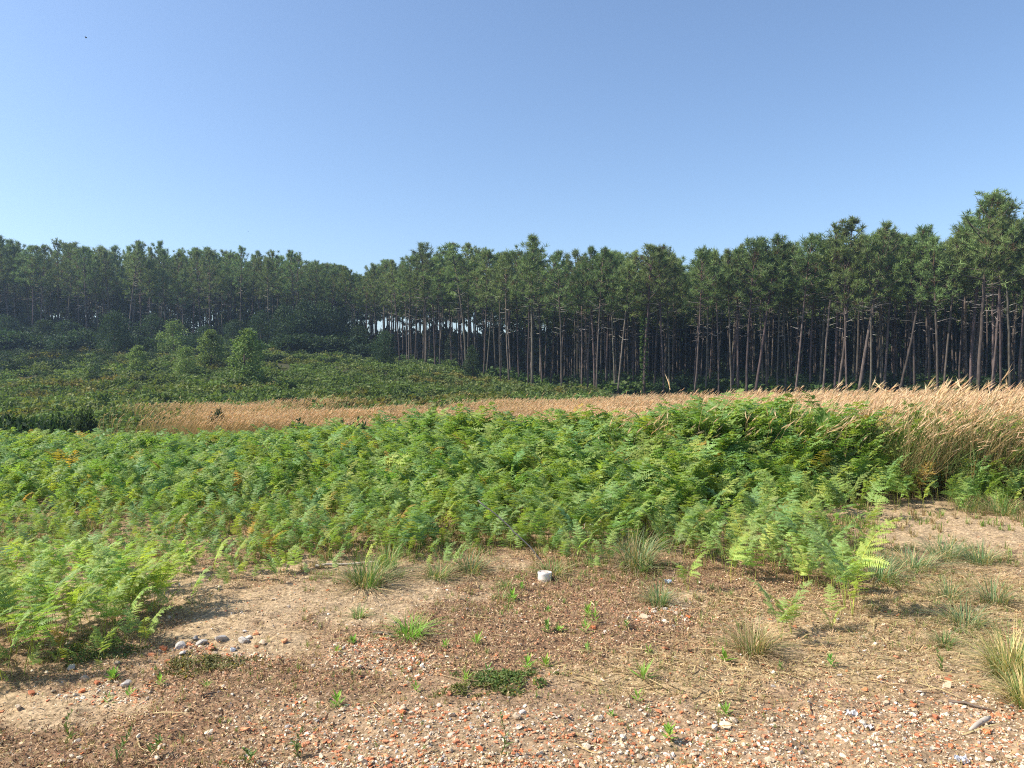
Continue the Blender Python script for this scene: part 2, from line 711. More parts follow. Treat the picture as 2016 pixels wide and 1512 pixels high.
# prominent trunks: base (u, v) and crown top (u, v)
hand = [
    (1925, 772, 1952, 378, 7, 1.35, 'tallest pine of all, broad open crown rising above its neighbours'),
    (1485, 768, 1545, 462, 2, 1.05, 'strongly leaning pine, its pale trunk tilting under a rounded crown, leftmost of the leaning pines'),
    (1565, 772, 1612, 462, 3, 1.1, 'leaning pine with short dead stubs, second of the leaning pines from the left'),
    (1648, 779, 1690, 431, 5, 1.05, 'slim leaning pine with a narrow crown peak, third of the leaning pines'),
    (1690, 775, 1745, 431, 0, 1.1, 'leaning pine with a wide tall crown, fourth of the leaning pines from the left'),
    (1767, 768, 1832, 470, 6, 1.1, 'most tilted pine, its pale bare trunk crossing darker trunks behind'),
    (1951, 772, 1975, 430, 8, .95, 'thin pale pine trunk standing just beside the tallest pine'),
    (1621, 775, 1634, 442, 1, .95, 'upright pine between the two crowns of leaning pines, crown forming a peak'),
    (1367, 772, 1384, 490, 3, 1.0, 'pine with slightly bent trunk at the notch in the skyline of the wood'),
    (1470, 765, 1480, 470, 4, 1.15, 'thick straight pine next to the first strongly leaning trunk'),
    (838, 729, 840, 482, 4, 1.3, 'stout isolated pine at the wood edge with a broad dark crown'),
    (805, 717, 801, 508, 2, 1.0, 'slender pine with pale thin trunk just left of the stout isolated pine'),
    (787, 713, 778, 512, 5, 1.0, 'second slender pine left of the stout isolated pine'),
    (917, 743, 905, 477, 6, 1.25, 'pine with a crooked trunk bending near its top beside a small leafy tree'),
    (1047, 770, 1059, 464, 0, 1.1, 'pine with the highest crown in the middle of the wood, a double pointed top'),
    (1040, 763, 1034, 500, 3, 1.0, 'pine trunk paired closely with the one under the highest middle crown'),
    (1105, 779, 1110, 495, 1, 1.1, 'lone straight pine trunk standing clear in front of the wood edge'),
    (1003, 751, 990, 497, 8, .95, 'thin curving pine trunk leaning back at mid height'),
    (1268, 781, 1266, 485, 2, 1.15, 'pine with green ivy climbing its pale trunk'),
    (952, 737, 960, 492, 7, 1.1, 'dark straight pine a little apart from the crooked pine'),
]
taken = []
n_tr = 0
prom = {}
for (bu, bv, tu, tv, var, girth, lab) in hand:
    y = float(front_y(bu))
    x = (bu - 1008) / F * y
    tx = (tu - 1008) / F * y
    tz = EYE + (HOR - tv) / F * y
    e = add_pine(x, y, tz, var, tx - x, lab, None, girth)
    prom[bu] = e
    taken.append((x, y))
# the other front trunks measured off the photograph (base u, v is set by the ground; top u)
plain = [(1389, 1390), (1415, 1412), (1454, 1452), (1547, 1552), (1595, 1594), (1614, 1618), (1643, 1652), (1713, 1720), (1740, 1762), (1829, 1830), (1845, 1850), (1858, 1878), (1888, 1892),
         (1911, 1915), (1957, 1960), (1970, 1978), (1987, 1996), (2005, 2010), (1307, 1304), (817, 824), (857, 850), (865, 868), (919, 930), (957, 976), (976, 966), (986, 982), (1145, 1156), (1157, 1168),
         (1174, 1184), (1211, 1208), (1216, 1236), (1289, 1290), (1171, 1172), (1440, 1436), (1510, 1512), (1530, 1526), (1667, 1668), (1800, 1798), (700, 696), (722, 728), (740, 742), (752, 760), (680, 676)]


def stretch(u):
    if u < 705:
        return 'pine of the hazy wood on the hill, one of many alike', GP['left']
    if u < 1290:
        return 'slim dark pine in the thinner middle of the wood where sky shows between trunks', GP['mid']
    return 'straight dark pine in the close-set stand behind the tall dry grass', GP['right']


for (bu, tu) in plain:
    y = float(front_y(bu)) + U(0, 4)
    x = (bu - 1008) / F * y
    tx = (tu - 1008) / F * y
    tz = float(sky_z(tx, y)) - abs(rng.normal()) * .9
    lb, gp = stretch(bu)
    add_pine(x, y, tz, int(U(0, NP_VAR)), tx - x, lb, gp, U(.85, 1.1))
    taken.append((x, y))

# the rest of the wood on a jittered grid
cand = []
for (u0, u1, depth, sp) in ((-200, 705, 62, 3.4), (705, 1100, 60, 3.6), (1100, 2300, 62, 3.3)):
    for yy_ in np.arange(60, 190, sp):
        for xx_ in np.arange(-120, 120, sp):
            x = xx_ + U(-.45, .45) * sp
            y = yy_ + U(-.45, .45) * sp
            u = 1008 + F * x / y
            if not (u0 <= u < u1):
                continue
            f = float(front_y(u))
            if not (f - 1 <= y < f + depth):
                continue
            if min((x - a) ** 2 + (y - b) ** 2 for a, b in taken) < (sp * .55) ** 2:
                continue
            d = y - f
            cand.append((d, x, y, u))
            taken.append((x, y))
cand.sort(key=lambda c: c[0] + (1000 if not (-40 < c[3] < 2056) else 0))
forest = Bag()
far_p = []
for (d, x, y, u) in cand:
    tz = float(sky_z(x, y)) - abs(rng.normal()) * (1.0 if d > 4 else 2.0)
    g = float(ground_z(x, y))
    tz = min(tz, g + U(15.5, 19.5))
    if n_pine[0] < 300:
        lb, gp = stretch(u)
        add_pine(x, y, tz, int(U(0, NP_VAR)), rng.normal() * .35 + (.3 if u > 1300 else 0), lb, gp, U(.8, 1.1))
    else:
        far_p.append((x, y, g - .1, (tz - g) / 16.0))
far_p = np.array(far_p)
kk = rng.integers(0, 4, len(far_p))
fw_t, fw_c = Bag(), Bag()
for k in range(4):
    q = far_p[kk == k]
    n = len(q)
    yaw = U(0, 6.28, n)
    fw_t.scatter(pine_low[k][0], q[:, :3], yaw, q[:, 3], jit((1, 1, 1), n, .2, .03), U(0, .03, n), U(0, 6.28, n))
    fw_c.scatter(pine_low[k][1], q[:, :3], yaw, q[:, 3], jit((1, 1, 1), n, .2, .03))
tv, tt, tcc = fw_t.arr()
cv, ct, cc = fw_c.arr()
me = mesh_from('pine_forest', np.vstack([tv, cv]), np.vstack([tt, ct + len(tv)]), np.vstack([tcc, cc]), [M_bark, M_needle], np.r_[np.zeros(len(tt)), np.ones(len(ct))])
o = bpy.data.objects.new('pine_forest', me)
COL.link(o)
tag(o, 'dark inner pines filling the depth of the wood', 'forest', kind='stuff')

# ivy on the climbing trunk
e = prom[1268]
b = Bag()
n = 520
f = U(0, 1, n) ** 1.2
a = U(0, 6.28, n)
hz = f * 8.5
p = np.stack([np.cos(a) * .2, np.sin(a) * .2, hz], 1)
dq = unit(np.stack([np.cos(a), np.sin(a), U(-.6, .3, n)], 1))
b.add(*leaves(p, dq, rand_dirs(n), U(.16, .3, n), U(.14, .24, n), jit((.07, .11, .03), n)))
b.build('ivy', M_leaf, e)


# ------------------------------------------------------------------ broadleaf trees and shrubs
def blob(lobes, n, lsz, col, hollow=.55):
    """leaf clumps through a few lobes: (cx,cy,cz,rx,ry,rz)"""
    lobes = np.asarray(lobes, float)
    w = (lobes[:, 3] * lobes[:, 4] * lobes[:, 5]) ** (2 / 3)
    k = rng.choice(len(lobes), n, p=w / w.sum())
    q = rand_dirs(n)
    r = U(hollow, 1.05, n)
    p = lobes[k, :3] + q * lobes[k, 3:] * r[:, None]
    lob_t = 1 + U(-.22, .22, len(lobes))
    d = unit(q * .7 + rand_dirs(n))
    nm = unit(q + rand_dirs(n) * .8)
    c = jit(col, n, .22, .07) * lob_t[k][:, None]
    return leaves(p, d, nm, lsz * U(.7, 1.3, n), lsz * .62 * U(.7, 1.3, n), c)


def make_leafy(H, W, seed, nleaf, lsz, col):
    global rng
    keep = rng
    rng = np.random.default_rng(seed)
    tb = Bag()
    t = np.linspace(0, 1, 6)
    P = np.stack([.12 * np.sin(t * 4) * H * .2, .1 * np.cos(t * 3) * H * .2 - .02 * H, t * H * .85], 1)
    v, tr = tube(P, np.linspace(.02, .005, 6) * H, 6)
    tb.add(v, tr, (.11, .09, .07))
    lob = []
    nlob = 13
    for k in range(nlob):
        s = k / (nlob - 1)
        a = k * 2.4 + U(-.5, .5)
        rr = W * .5 * (math.sin(math.pi * min(1, .22 + s * .72)) ** .8) * .62
        c = np.array([math.cos(a) * rr, math.sin(a) * rr, H * (.16 + .72 * s)])
        sz = W * U(.17, .3)
        lob.append((*c, sz, sz, sz * U(.7, 1.1)))
        p0 = np.array([np.interp(c[2] * .9 / (H * .85), t, P[:, i]) for i in range(3)])
        v, tr = tube([p0, (p0 + c) / 2 + [0, 0, .02 * H], c], [.007 * H, .005 * H, .002 * H], 4)
        tb.add(v, tr, (.11, .09, .07))
    lob.append((0, 0, H * .9, W * .16, W * .16, H * .1))
    lf = blob(lob, nleaf, lsz, col, .35)
    rng = keep
    return tb.arr(), lf


leafy_me = []
for k, (H, W, col) in enumerate([(6, 3.4, (.17, .23, .08)), (6, 4.4, (.17, .23, .08)), (6, 4.8, (.042, .07, .034)), (6, 3.6, (.05, .078, .036))]):  # last two crowns darkened: shade of the wood put into the leaf colour
    tb_, lf_ = make_leafy(H, W, 40 + k, 3200, .25, col)
    leafy_me.append((mesh_from('trunk', *tb_, [M_bark]), mesh_from('crown', *lf_, [M_leaf])))


def add_leafy(u, vb, vt, wpx, var, label, group=None, y=None):
    if y is None:
        x, y, z = at(u, vb)
    else:
        x = (u - 1008) / F * y
        z = float(ground_z(x, y))
    H = (EYE + (HOR - vt) / F * y) - z
    W = wpx / F * y
    w0 = [3.4, 4.4, 4.8, 3.6][var]
    e = empty('broadleaf_tree', (x, y, z - .1), (0, 0, 0), (W / w0, W / w0, H / 5.9))
    yw = U(0, 6.28)
    for nm, me in zip(('trunk', 'crown'), leafy_me[var]):
        c = child(nm, me, e)
        c.rotation_euler = (0, 0, yw)
    tag(e, label, 'tree', group)


GL = 'young leafy trees on the hillside'
add_leafy(270, 738, 678, 42, 0, 'small round-topped leafy tree on the slope, leftmost of the sunlit young trees', GL)
add_leafy(343, 702, 632, 66, 1, 'highest standing sunlit young tree, irregular one-sided crown against the dark wood', GL)
add_leafy(365, 742, 682, 54, 1, 'low bushy young tree below the irregular one on the slope', GL)
add_leafy(415, 724, 648, 54, 0, 'oval leafy young tree just left of the tallest young tree', GL)
add_leafy(485, 762, 645, 72, 0, 'tallest and nearest young leafy tree standing in the hillside scrub', GL)
add_leafy(555, 690, 640, 40, 1, 'faint small leafy tree in front of the hazy wood, right of the tallest young tree', GL)
add_leafy(758, 722, 650, 52, 2, 'shaded leafy tree at the foot of the gap between hill wood and pines', GL)
add_leafy(893, 728, 655, 36, 3, 'narrow shaded leafy tree just left of the crooked pine', GL)
add_leafy(930, 752, 680, 36, 3, 'narrow leafy sapling at the foot of the crooked pine', GL)
add_leafy(225, 700, 612, 70, 2, 'dark leafy tree half hidden in the shade of the hill wood', GL)
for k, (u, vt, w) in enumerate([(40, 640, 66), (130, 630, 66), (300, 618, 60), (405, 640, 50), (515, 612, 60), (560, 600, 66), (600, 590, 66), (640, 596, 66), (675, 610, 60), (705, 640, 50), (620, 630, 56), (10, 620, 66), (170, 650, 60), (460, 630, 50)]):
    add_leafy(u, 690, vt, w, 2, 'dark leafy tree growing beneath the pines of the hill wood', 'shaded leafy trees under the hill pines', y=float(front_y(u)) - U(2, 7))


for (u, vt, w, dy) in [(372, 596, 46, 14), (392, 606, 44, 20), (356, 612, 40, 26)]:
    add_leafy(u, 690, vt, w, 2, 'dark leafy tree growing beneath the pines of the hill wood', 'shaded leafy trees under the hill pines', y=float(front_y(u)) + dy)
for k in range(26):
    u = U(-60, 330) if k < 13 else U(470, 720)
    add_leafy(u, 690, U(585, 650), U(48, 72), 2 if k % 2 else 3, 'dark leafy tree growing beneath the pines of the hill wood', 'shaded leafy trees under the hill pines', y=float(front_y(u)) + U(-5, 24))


def bush_tpl(seed, n, lsz, col, tall=1.0):
    global rng
    keep = rng
    rng = np.random.default_rng(seed)
    lob = [(U(-.6, .6), U(-.6, .6), U(.2, .6) * tall, U(.35, .6), U(.35, .6), U(.3, .55) * tall) for _ in range(7)]
    r = blob(lob, n, lsz, col, .5)
    rng = keep
    return r


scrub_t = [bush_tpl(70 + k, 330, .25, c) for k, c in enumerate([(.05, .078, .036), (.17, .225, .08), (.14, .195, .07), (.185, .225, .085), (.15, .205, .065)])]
bag = Bag()
n = 6500
x = U(-95, 22, n)
y = U(33, 122, n)
u, v = px(x, y, ground_z(x, y))
ok = (u > -260) & (u < 1180) & (y < front_y(u) + 6)
xa, ya = U(-24, -6, 420), U(16, 39, 420)
ua = 1008 + F * xa / ya
oka = (ua < 330 + U(0, 160, 420) * (U(0, 1, 420) < .5)) & (ua > -300)
x, y, u, ok = np.r_[x, xa[oka]], np.r_[y, ya[oka]], np.r_[u, ua[oka]], np.r_[ok, np.ones(oka.sum(), bool)]
ok &= ~((u > 700) & (y < np.interp(u, [700, 1180], [36, 42])))
x, y = x[ok], y[ok]
dn = fbm(x / 7, y / 7, 91, 3)
ok = dn > .22
x, y, dn = x[ok], y[ok], dn[ok]
k = rng.integers(1, 5, len(x))
uu = 1008 + F * x / y
shade_p = np.maximum(np.interp(y, [80, 98], [.06, .9]) * np.interp(uu, [520, 720], [1, .35]), np.interp(y, [58, 80], [0, .75]) * np.interp(uu, [150, 420], [1, 0]))
k[rng.uniform(size=len(x)) < shade_p] = 0  # darkest scrub template here paints the shade lying on the upper slope
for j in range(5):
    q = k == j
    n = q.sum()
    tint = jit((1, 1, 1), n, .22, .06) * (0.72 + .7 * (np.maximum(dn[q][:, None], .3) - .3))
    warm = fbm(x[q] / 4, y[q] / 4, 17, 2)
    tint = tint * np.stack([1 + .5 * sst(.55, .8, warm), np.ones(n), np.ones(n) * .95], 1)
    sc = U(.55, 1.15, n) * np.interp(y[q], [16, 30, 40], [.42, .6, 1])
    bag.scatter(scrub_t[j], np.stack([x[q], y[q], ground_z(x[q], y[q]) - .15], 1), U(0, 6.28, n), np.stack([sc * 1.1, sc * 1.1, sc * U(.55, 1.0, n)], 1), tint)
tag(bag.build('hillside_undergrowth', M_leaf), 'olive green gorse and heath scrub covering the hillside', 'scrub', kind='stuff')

# undergrowth among the trunks of the wood
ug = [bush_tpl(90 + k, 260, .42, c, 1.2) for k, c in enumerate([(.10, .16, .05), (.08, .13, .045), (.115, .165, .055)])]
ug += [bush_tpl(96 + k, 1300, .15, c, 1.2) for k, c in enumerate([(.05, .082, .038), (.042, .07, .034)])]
bag = Bag()
pos, scs = [], []
for _ in range(1500):
    u = U(620, 2350)
    d = U(0, 1) ** .8 * 64 + 1.5
    y = float(front_y(u)) + d
    x = (u - 1008) / F * y
    s = U(.8, 1.6) * (1 + d / 40) if u > 1150 else U(.7, 1.4)
    pos.append((x, y, float(ground_z(x, y)) - .2))
    scs.append((s * 1.2, s * 1.2, s * U(.7, 1.15)))
for _ in range(900):
    u = U(600, 2350)
    y = float(front_y(u)) + U(40, 72)
    x = (u - 1008) / F * y
    s = U(2.0, 3.4)
    pos.append((x, y, float(ground_z(x, y)) - .2))
    scs.append((s, s, s * (U(1.4, 2.6) if u < 690 or U(0, 1) < .3 else U(2.6, 4.2) * np.interp(u, [690, 1000, 1200], [.55, .7, 1]))))
for _ in range(170):
    u = U(-200, 335) if U(0, 1) < .6 else U(425, 720)
    y = float(front_y(u)) + U(14, 60)
    x = (u - 1008) / F * y
    s = U(2.4, 3.6)
    pos.append((x, y, float(ground_z(x, y)) - .2))
    scs.append((s, s, s * U(1.6, 2.6)))
for _ in range(620):
    u = U(-200, 720)
    y = float(front_y(u)) + U(-14, 42)
    x = (u - 1008) / F * y
    s = U(.9, 2.1) * (1.5 if (u < 280 or u > 520) else 1.0)
    pos.append((x, y, float(ground_z(x, y)) - .2))
    scs.append((s * 1.2, s * 1.2, s * U(.8, 1.1)))
pos, scs = np.array(pos), np.array(scs)
k = np.where(scs[:, 0] > 1.9, rng.integers(3, 5, len(pos)), rng.integers(0, 3, len(pos)))
for j in range(5):
    q = k == j
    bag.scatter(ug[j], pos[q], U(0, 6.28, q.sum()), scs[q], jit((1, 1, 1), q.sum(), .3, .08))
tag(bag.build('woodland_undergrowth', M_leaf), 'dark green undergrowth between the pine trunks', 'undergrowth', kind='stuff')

# dark gorse bushes beside the ferns and single scrub bushes in the grass
gorse_me = [mesh_from('gorse_bush', *bush_tpl(120 + k, 1500, .15, (.045, .075, .035)), [M_leaf]) for k in range(3)]


def add_bush(u, vt, y, w, label, group=None, var=0):
    x = (u - 1008) / F * y
    z = float(ground_z(x, y))
    h = EYE + (HOR - vt) / F * y - z
    o = bpy.data.objects.new('gorse_bush', gorse_me[var])
    COL.link(o)
    o.location = (x, y, z - .05)
    o.rotation_euler = (0, 0, U(0, 6.28))
    o.scale = (w / 2, w / 2, h / 1.02)
    tag(o, label, 'bush', group)


add_bush(30, 806, 17.5, 1.7, 'dark green gorse bush at the edge of the ferns, leftmost and largest', None, 0)
add_bush(105, 812, 17.2, 1.3, 'dark green gorse bush just right of the largest gorse at the ferns', None, 1)
add_bush(150, 800, 21, 1.0, 'small dark gorse bush at the end of the gorse row before the dry grass', None, 2)
add_bush(610, 826, 16.5, 1.3, 'low dark bush between the ferns and the dry grass, left of the smaller dark bush', None, 1)
add_bush(690, 822, 16.0, 1.0, 'smaller dark bush rising from ferns in front of the dry grass', None, 2)
add_bush(428, 800, 26, .8, 'lone little dark bush standing amid the orange dry grass', None, 0)
add_bush(65, 772, 60, 2.6, 'rounded dark bush alone among the paler hillside scrub', None, 1)


# ------------------------------------------------------------------ tall dry grass
def stalk_tpl(seed, plume=True, green=False, wide=1.0):
    """one wild grass stem of height 1 with leaves and a feathery head; bends to +x"""
    global rng
    keep = rng
    rng = np.random.default_rng(seed)
    b = Bag()
    t = np.linspace(0, 1, 5)
    bend = U(.08, .3)
    P = np.stack([bend * t ** 2.2, U(-.05, .05) * t ** 2, t - .12 * bend * t ** 2], 1)
    w = (.006 if wide == 1 else .0105) * wide
    cs = np.array([.55, .43, .23]) if not green else np.array([.16, .19, .06])
    for ax in (np.array([1., 0, 0]), np.array([0, 1., 0])):
        Vv, Tt, Cc = [], [], []
        for i in range(5):
            ww = w * (1 - .5 * t[i])
            Vv += [P[i] - ax * ww / 2, P[i] + ax * ww / 2]
        for i in range(4):
            Tt += [(2 * i, 2 * i + 1, 2 * i + 2), (2 * i + 1, 2 * i + 3, 2 * i + 2)]
        cg = np.repeat(cs[None] * (1 - .3 * (1 - t[:, None])), 2, 0)
        b.add(Vv, Tt, cg)
    n = 4
    f = U(.05, .6, n)
    p = np.stack([np.interp(f, t, P[:, k]) for k in range(3)], 1)
    a = U(0, 6.28, n)
    d = np.stack([np.cos(a) * .5, np.sin(a) * .5, U(.5, 1.1, n)], 1)
    b.add(*blades(p, d, U(.25, .5, n), .011 * wide, jit((.33, .26, .11) if not green else (.13, .18, .05), n)))
    if plume:
        hp = P[-1]
        d0 = unit(P[-1] - P[-2])
        d0 = unit(d0 + np.array([.55, 0, -.1]))
        n = 9
        q = U(0, .15, n)
        dd = unit(d0[None] + rand_dirs(n) * .16)
        b.add(*blades(hp[None] - d0[None] * .03 + d0[None] * q[:, None] * .6, dd, U(.07, .13, n) * (1.35 if wide > 1 else 1), (.0085 if wide > 1 else .0075) * wide, jit((.82, .61, .38), n, .25, .06)))
    rng = keep
    return b.arr()


st_far = [stalk_tpl(10 + k, True, False, 1.5) for k in range(6)]
st_near = [stalk_tpl(20 + k, k % 4 != 3, k % 4 >= 2, 1.0) for k in range(8)]
bag = Bag()
n = 84000
y = U(13, 42, n)
x = y * U(-.56, .86, n)
u, v = px(x, y, ground_z(x, y))
dn = .7 * fbm(x / 5, y / 5, 51, 3) + .3 * fbm(x / .9, y / .9, 52, 3)
lim = np.interp(u, [150, 300, 560, 700, 1000, 2300], [.50, .46, .44, .42, .38, .32])
near_lim = np.interp(u, [0, 300, 560, 850, 1050, 1250, 1500, 2200], [24, 23, 21, 18, 15.5, 14, 13.2, 12.8])
ok = (dn > lim) & (y > near_lim + (dn - .5) * 3)
ok &= rng.uniform(size=n) < np.interp(y, [13, 46], [1, .75]) * np.interp(u + 160 * (fbm(x / 2, y / 2, 58, 3) - .5), [170, 300, 470], [0, .22, 1])
x, y, u = x[ok], y[ok], u[ok]
hh = np.interp(u, [200, 900, 1150, 1400, 1700, 2200], [.78, .82, .88, 1.0, 1.12, 1.18]) * U(.72, 1.02, len(x))
hh *= .72 + .5 * fbm(x / 2.5, y / 2.5, 57, 3)
tallq = rng.uniform(size=len(x)) < .03
hh[tallq] *= U(1.1, 1.35, tallq.sum())
k = rng.integers(0, 6, len(x))
for j in range(6):
    q = k == j
    m_ = q.sum()
    bag.scatter(st_far[j], np.stack([x[q], y[q], ground_z(x[q], y[q]) - .02], 1), U(-.9, .9, m_), hh[q], jit((1, .97, .92), m_, .3, .06) * (.8 + .4 * fbm(x[q] / 1.5, y[q] / 1.5, 55, 3))[:, None])
tag(bag.build('dry_grass', M_dry), 'orange tan dry grass with feathery heads behind the ferns', 'grass', kind='stuff')

# taller wild stems on and above the bank, plumes against the dark wood
bag = Bag()
n = 5200
u = U(1180, 2350, n)
y = U(9.7, 13.5, n)
y = np.where(u < 1750, np.maximum(y, 10.3), y)
keepp = rng.uniform(size=n) < np.interp(u, [1180, 1400, 1700, 1800, 2350], [.14, .2, .3, .62, .62])
u, y = u[keepp], y[keepp]
x = (u - 1008) / F * y
n = len(x)
hh = np.interp(u, [1180, 1400, 1800, 2300], [1.0, 1.08, 1.15, 1.2]) * U(.65, 1.04, n)
tallq = rng.uniform(size=n) < .17
hh[tallq] *= U(1.15, 1.42, tallq.sum())
k = rng.integers(0, 8, n)
for j in range(8):
    q = k == j
    m_ = q.sum()
    bag.scatter(st_near[j], np.stack([x[q], y[q], ground_z(x[q], y[q]) - .02], 1), rng.normal(0, .9, m_), hh[q], jit((1, 1, .95), m_, .3, .08), rng.normal(.12, .2, m_), U(-.5, .5, m_))
for (u, y, nn, hm) in [(1765, 10.3, 70, 1.15), (1800, 10.0, 110, 1.3), (1845, 10.2, 120, 1.4), (1890, 10.6, 90, 1.35), (1930, 10.1, 110, 1.35), (1985, 10.4, 120, 1.4), (2060, 10.2, 120, 1.4), (1700, 11.0, 60, 1.2), (1640, 11.2, 40, 1.2)]:
    x0 = (u - 1008) / F * y
    nn = int(nn * .55)
    rr, aa = np.abs(rng.normal(0, .22, nn)), U(0, 6.28, nn)
    x, yv = x0 + np.cos(aa) * rr, y + np.sin(aa) * rr
    k = rng.choice([0, 1, 4, 5, 2, 6], nn)
    for j in (0, 1, 4, 5, 2, 6):
        q = k == j
        m_ = q.sum()
        bag.scatter(st_near[j], np.stack([x[q], yv[q], ground_z(x[q], yv[q]) - .02], 1), rng.normal(0, .5, m_), hm * U(.6, 1.08, m_), jit((1.1, 1.05, 1), m_, .25, .06), np.clip(rng.normal(.25, .22, m_), -.2, .8), rng.normal(0, .6, m_))
tag(bag.build('bank_grass', M_dry), 'tall wild grass stems on the bank with tan heads against the dark wood', 'grass', kind='stuff')


# ------------------------------------------------------------------ bracken ferns
def fern_tpl(seed, lod=0, col=(.095, .165, .035), L=1.0):
    """one bracken frond on its stalk, height about 0.8; returns stalk and blade templates"""
    global rng
    keep = rng
    rng = np.random.default_rng(seed)
    th0, th1 = U(.02, .25), U(1.15, 1.85)
    nS = 24
    t = np.linspace(0, 1, nS)
    th = th0 + (th1 - th0) * t ** 1.7
    step = L / (nS - 1)
    P = np.zeros((nS, 3))
    P[1:, 0] = np.cumsum(np.sin(th[:-1]) * step)
    P[1:, 2] = np.cumsum(np.cos(th[:-1]) * step)
    P[:, 1] = U(-.06, .06) * np.sin(t * 3)
    pt = lambda f: np.array([np.interp(f, t, P[:, k]) for k in range(3)])
    sb, bb = Bag(), Bag()
    nk = 8 if lod == 0 else 4
    ix = np.linspace(0, nS - 1, nk).astype(int)
    v, tr = tube(P[ix], np.linspace(.0055, .0012, nk), 4 if lod == 0 else 3, False)
    sb.add(v, tr, np.array(col) * [1.5, 1.15, .9])
    npair = int(U(12, 17))
    t0 = U(.30, .42)
    for i in range(npair):
        s = i / (npair - 1)
        f = t0 + (1 - t0) * (1 - (1 - s) ** 1.25) * .985
        p0 = pt(f)
        tan = unit(pt(min(1, f + .03)) - pt(f - .03))
        ln = .27 * L * (1 - s) ** .9 * np.interp(s, [0, .1, 1], [.85, 1, 1]) + .02
        for sg in (-1, 1):
            yv = np.array([0, sg, 0.])
            nrm = unit(np.cross(tan, yv) * sg)
            if nrm[2] < 0:
                nrm = -nrm
            # the lower pairs lie flatter than the rachis
            flat = unit(np.array([tan[0], 0, tan[2] * np.interp(s, [0, .6], [.15, .8])]))
            ang = R(U(48, 76))
            d = unit(yv * math.sin(ang) + flat * math.cos(ang) + np.array([0, 0, U(-.02, .22)]))
            pn = unit(nrm * .6 + np.array([0, 0, .6]) + rng.normal(size=3) * .32)
            lnn = ln * U(.68, 1.15)
            droop = U(.08, .65)
            mp = max(3, int((12 if lod == 0 else 6) * (lnn / (.27 * L)) ** .6))
            q = (np.arange(mp) + .6) / (mp + .2)
            axp = p0[None] + d[None] * (q * lnn)[:, None]
            axp[:, 2] -= droop * lnn * q ** 2 * .5
            dloc = unit(np.tile(d, (mp, 1)) - np.array([0, 0, 1.])[None] * (droop * q)[:, None])
            sp = lnn / mp
            pl = (.26 * lnn * (1 - q) ** .75 + .014) * (1 if lod == 0 else 1.05)
            lat = unit(np.cross(pn[None], dloc))
            colp = jit(col, 1, .14, .05)[0]
            for ss in (-1, 1):
                dr = lat * ss * .86 + dloc * .42 + rng.normal(size=(mp, 3)) * .05 - np.array([0, 0, .12])
                bb.add(*blades(axp, dr, pl, sp * (.98 if lod == 0 else 1.15), jit(colp, mp, .1, .04), side=dloc + rng.normal(size=(mp, 3)) * .12))
            # the pinna's end and midrib
            e = axp[-1]
            bb.add(*blades(e[None], dloc[-1:], sp * 1.6, sp * .5, colp[None], side=lat[-1:]))
            bb.add(*blades(p0[None], d[None] - np.array([[0, 0, droop * .35]]), lnn * .95, .014 * L, np.array(colp)[None] * 1.15, side=lat[:1]))
    rng = keep
    return sb.arr(), bb.arr()


NF = 12
fern_hi = [fern_tpl(200 + k, 0, [(.34, .46, .135), (.30, .42, .13), (.39, .48, .125), (.32, .45, .165)][k % 4]) for k in range(NF)]
fern_lo = [fern_tpl(240 + k, 1, [(.34, .46, .135), (.30, .425, .13), (.39, .48, .125)][k % 3]) for k in range(6)]
fern_me = [(mesh_from('stalk', *a, [M_grass]), mesh_from('frond', *b_, [M_fern])) for a, b_ in fern_hi]
yel = [fern_tpl(280, 0, (.46, .36, .06)), fern_tpl(281, 0, (.36, .19, .07))]
yel_me = [(mesh_from('stalk', *a, [M_grass]), mesh_from('frond', *b_, [M_fern])) for a, b_ in yel]


def add_fern(x, y, h, label, group=None, yaw=None, tilt=0., var=None, me=None, wide=1.0, n=1):
    z = float(ground_z(x, y))
    s = h / .78
    e = empty('bracken_fern', (x, y, z - .01), (U(-.1, .1), tilt, U(0, 6.28) if yaw is None else yaw), (s * wide, s * wide, s))
    k = int(U(0, NF)) if var is None else var
    for i in range(n):
        ca = 0 if i == 0 else i * 2.2 + U(-.5, .5)
        cs = 1 if i == 0 else U(.55, .9)
        for nm, m_ in zip(('stalk', 'frond'), me or fern_me[(k + i * 5) % NF]):
            c = child(nm, m_, e)
            c.rotation_euler = (0, 0, ca)
            c.scale = (cs, cs, cs)
    tag(e, label, 'fern', group)
    return e


n_fern = 0
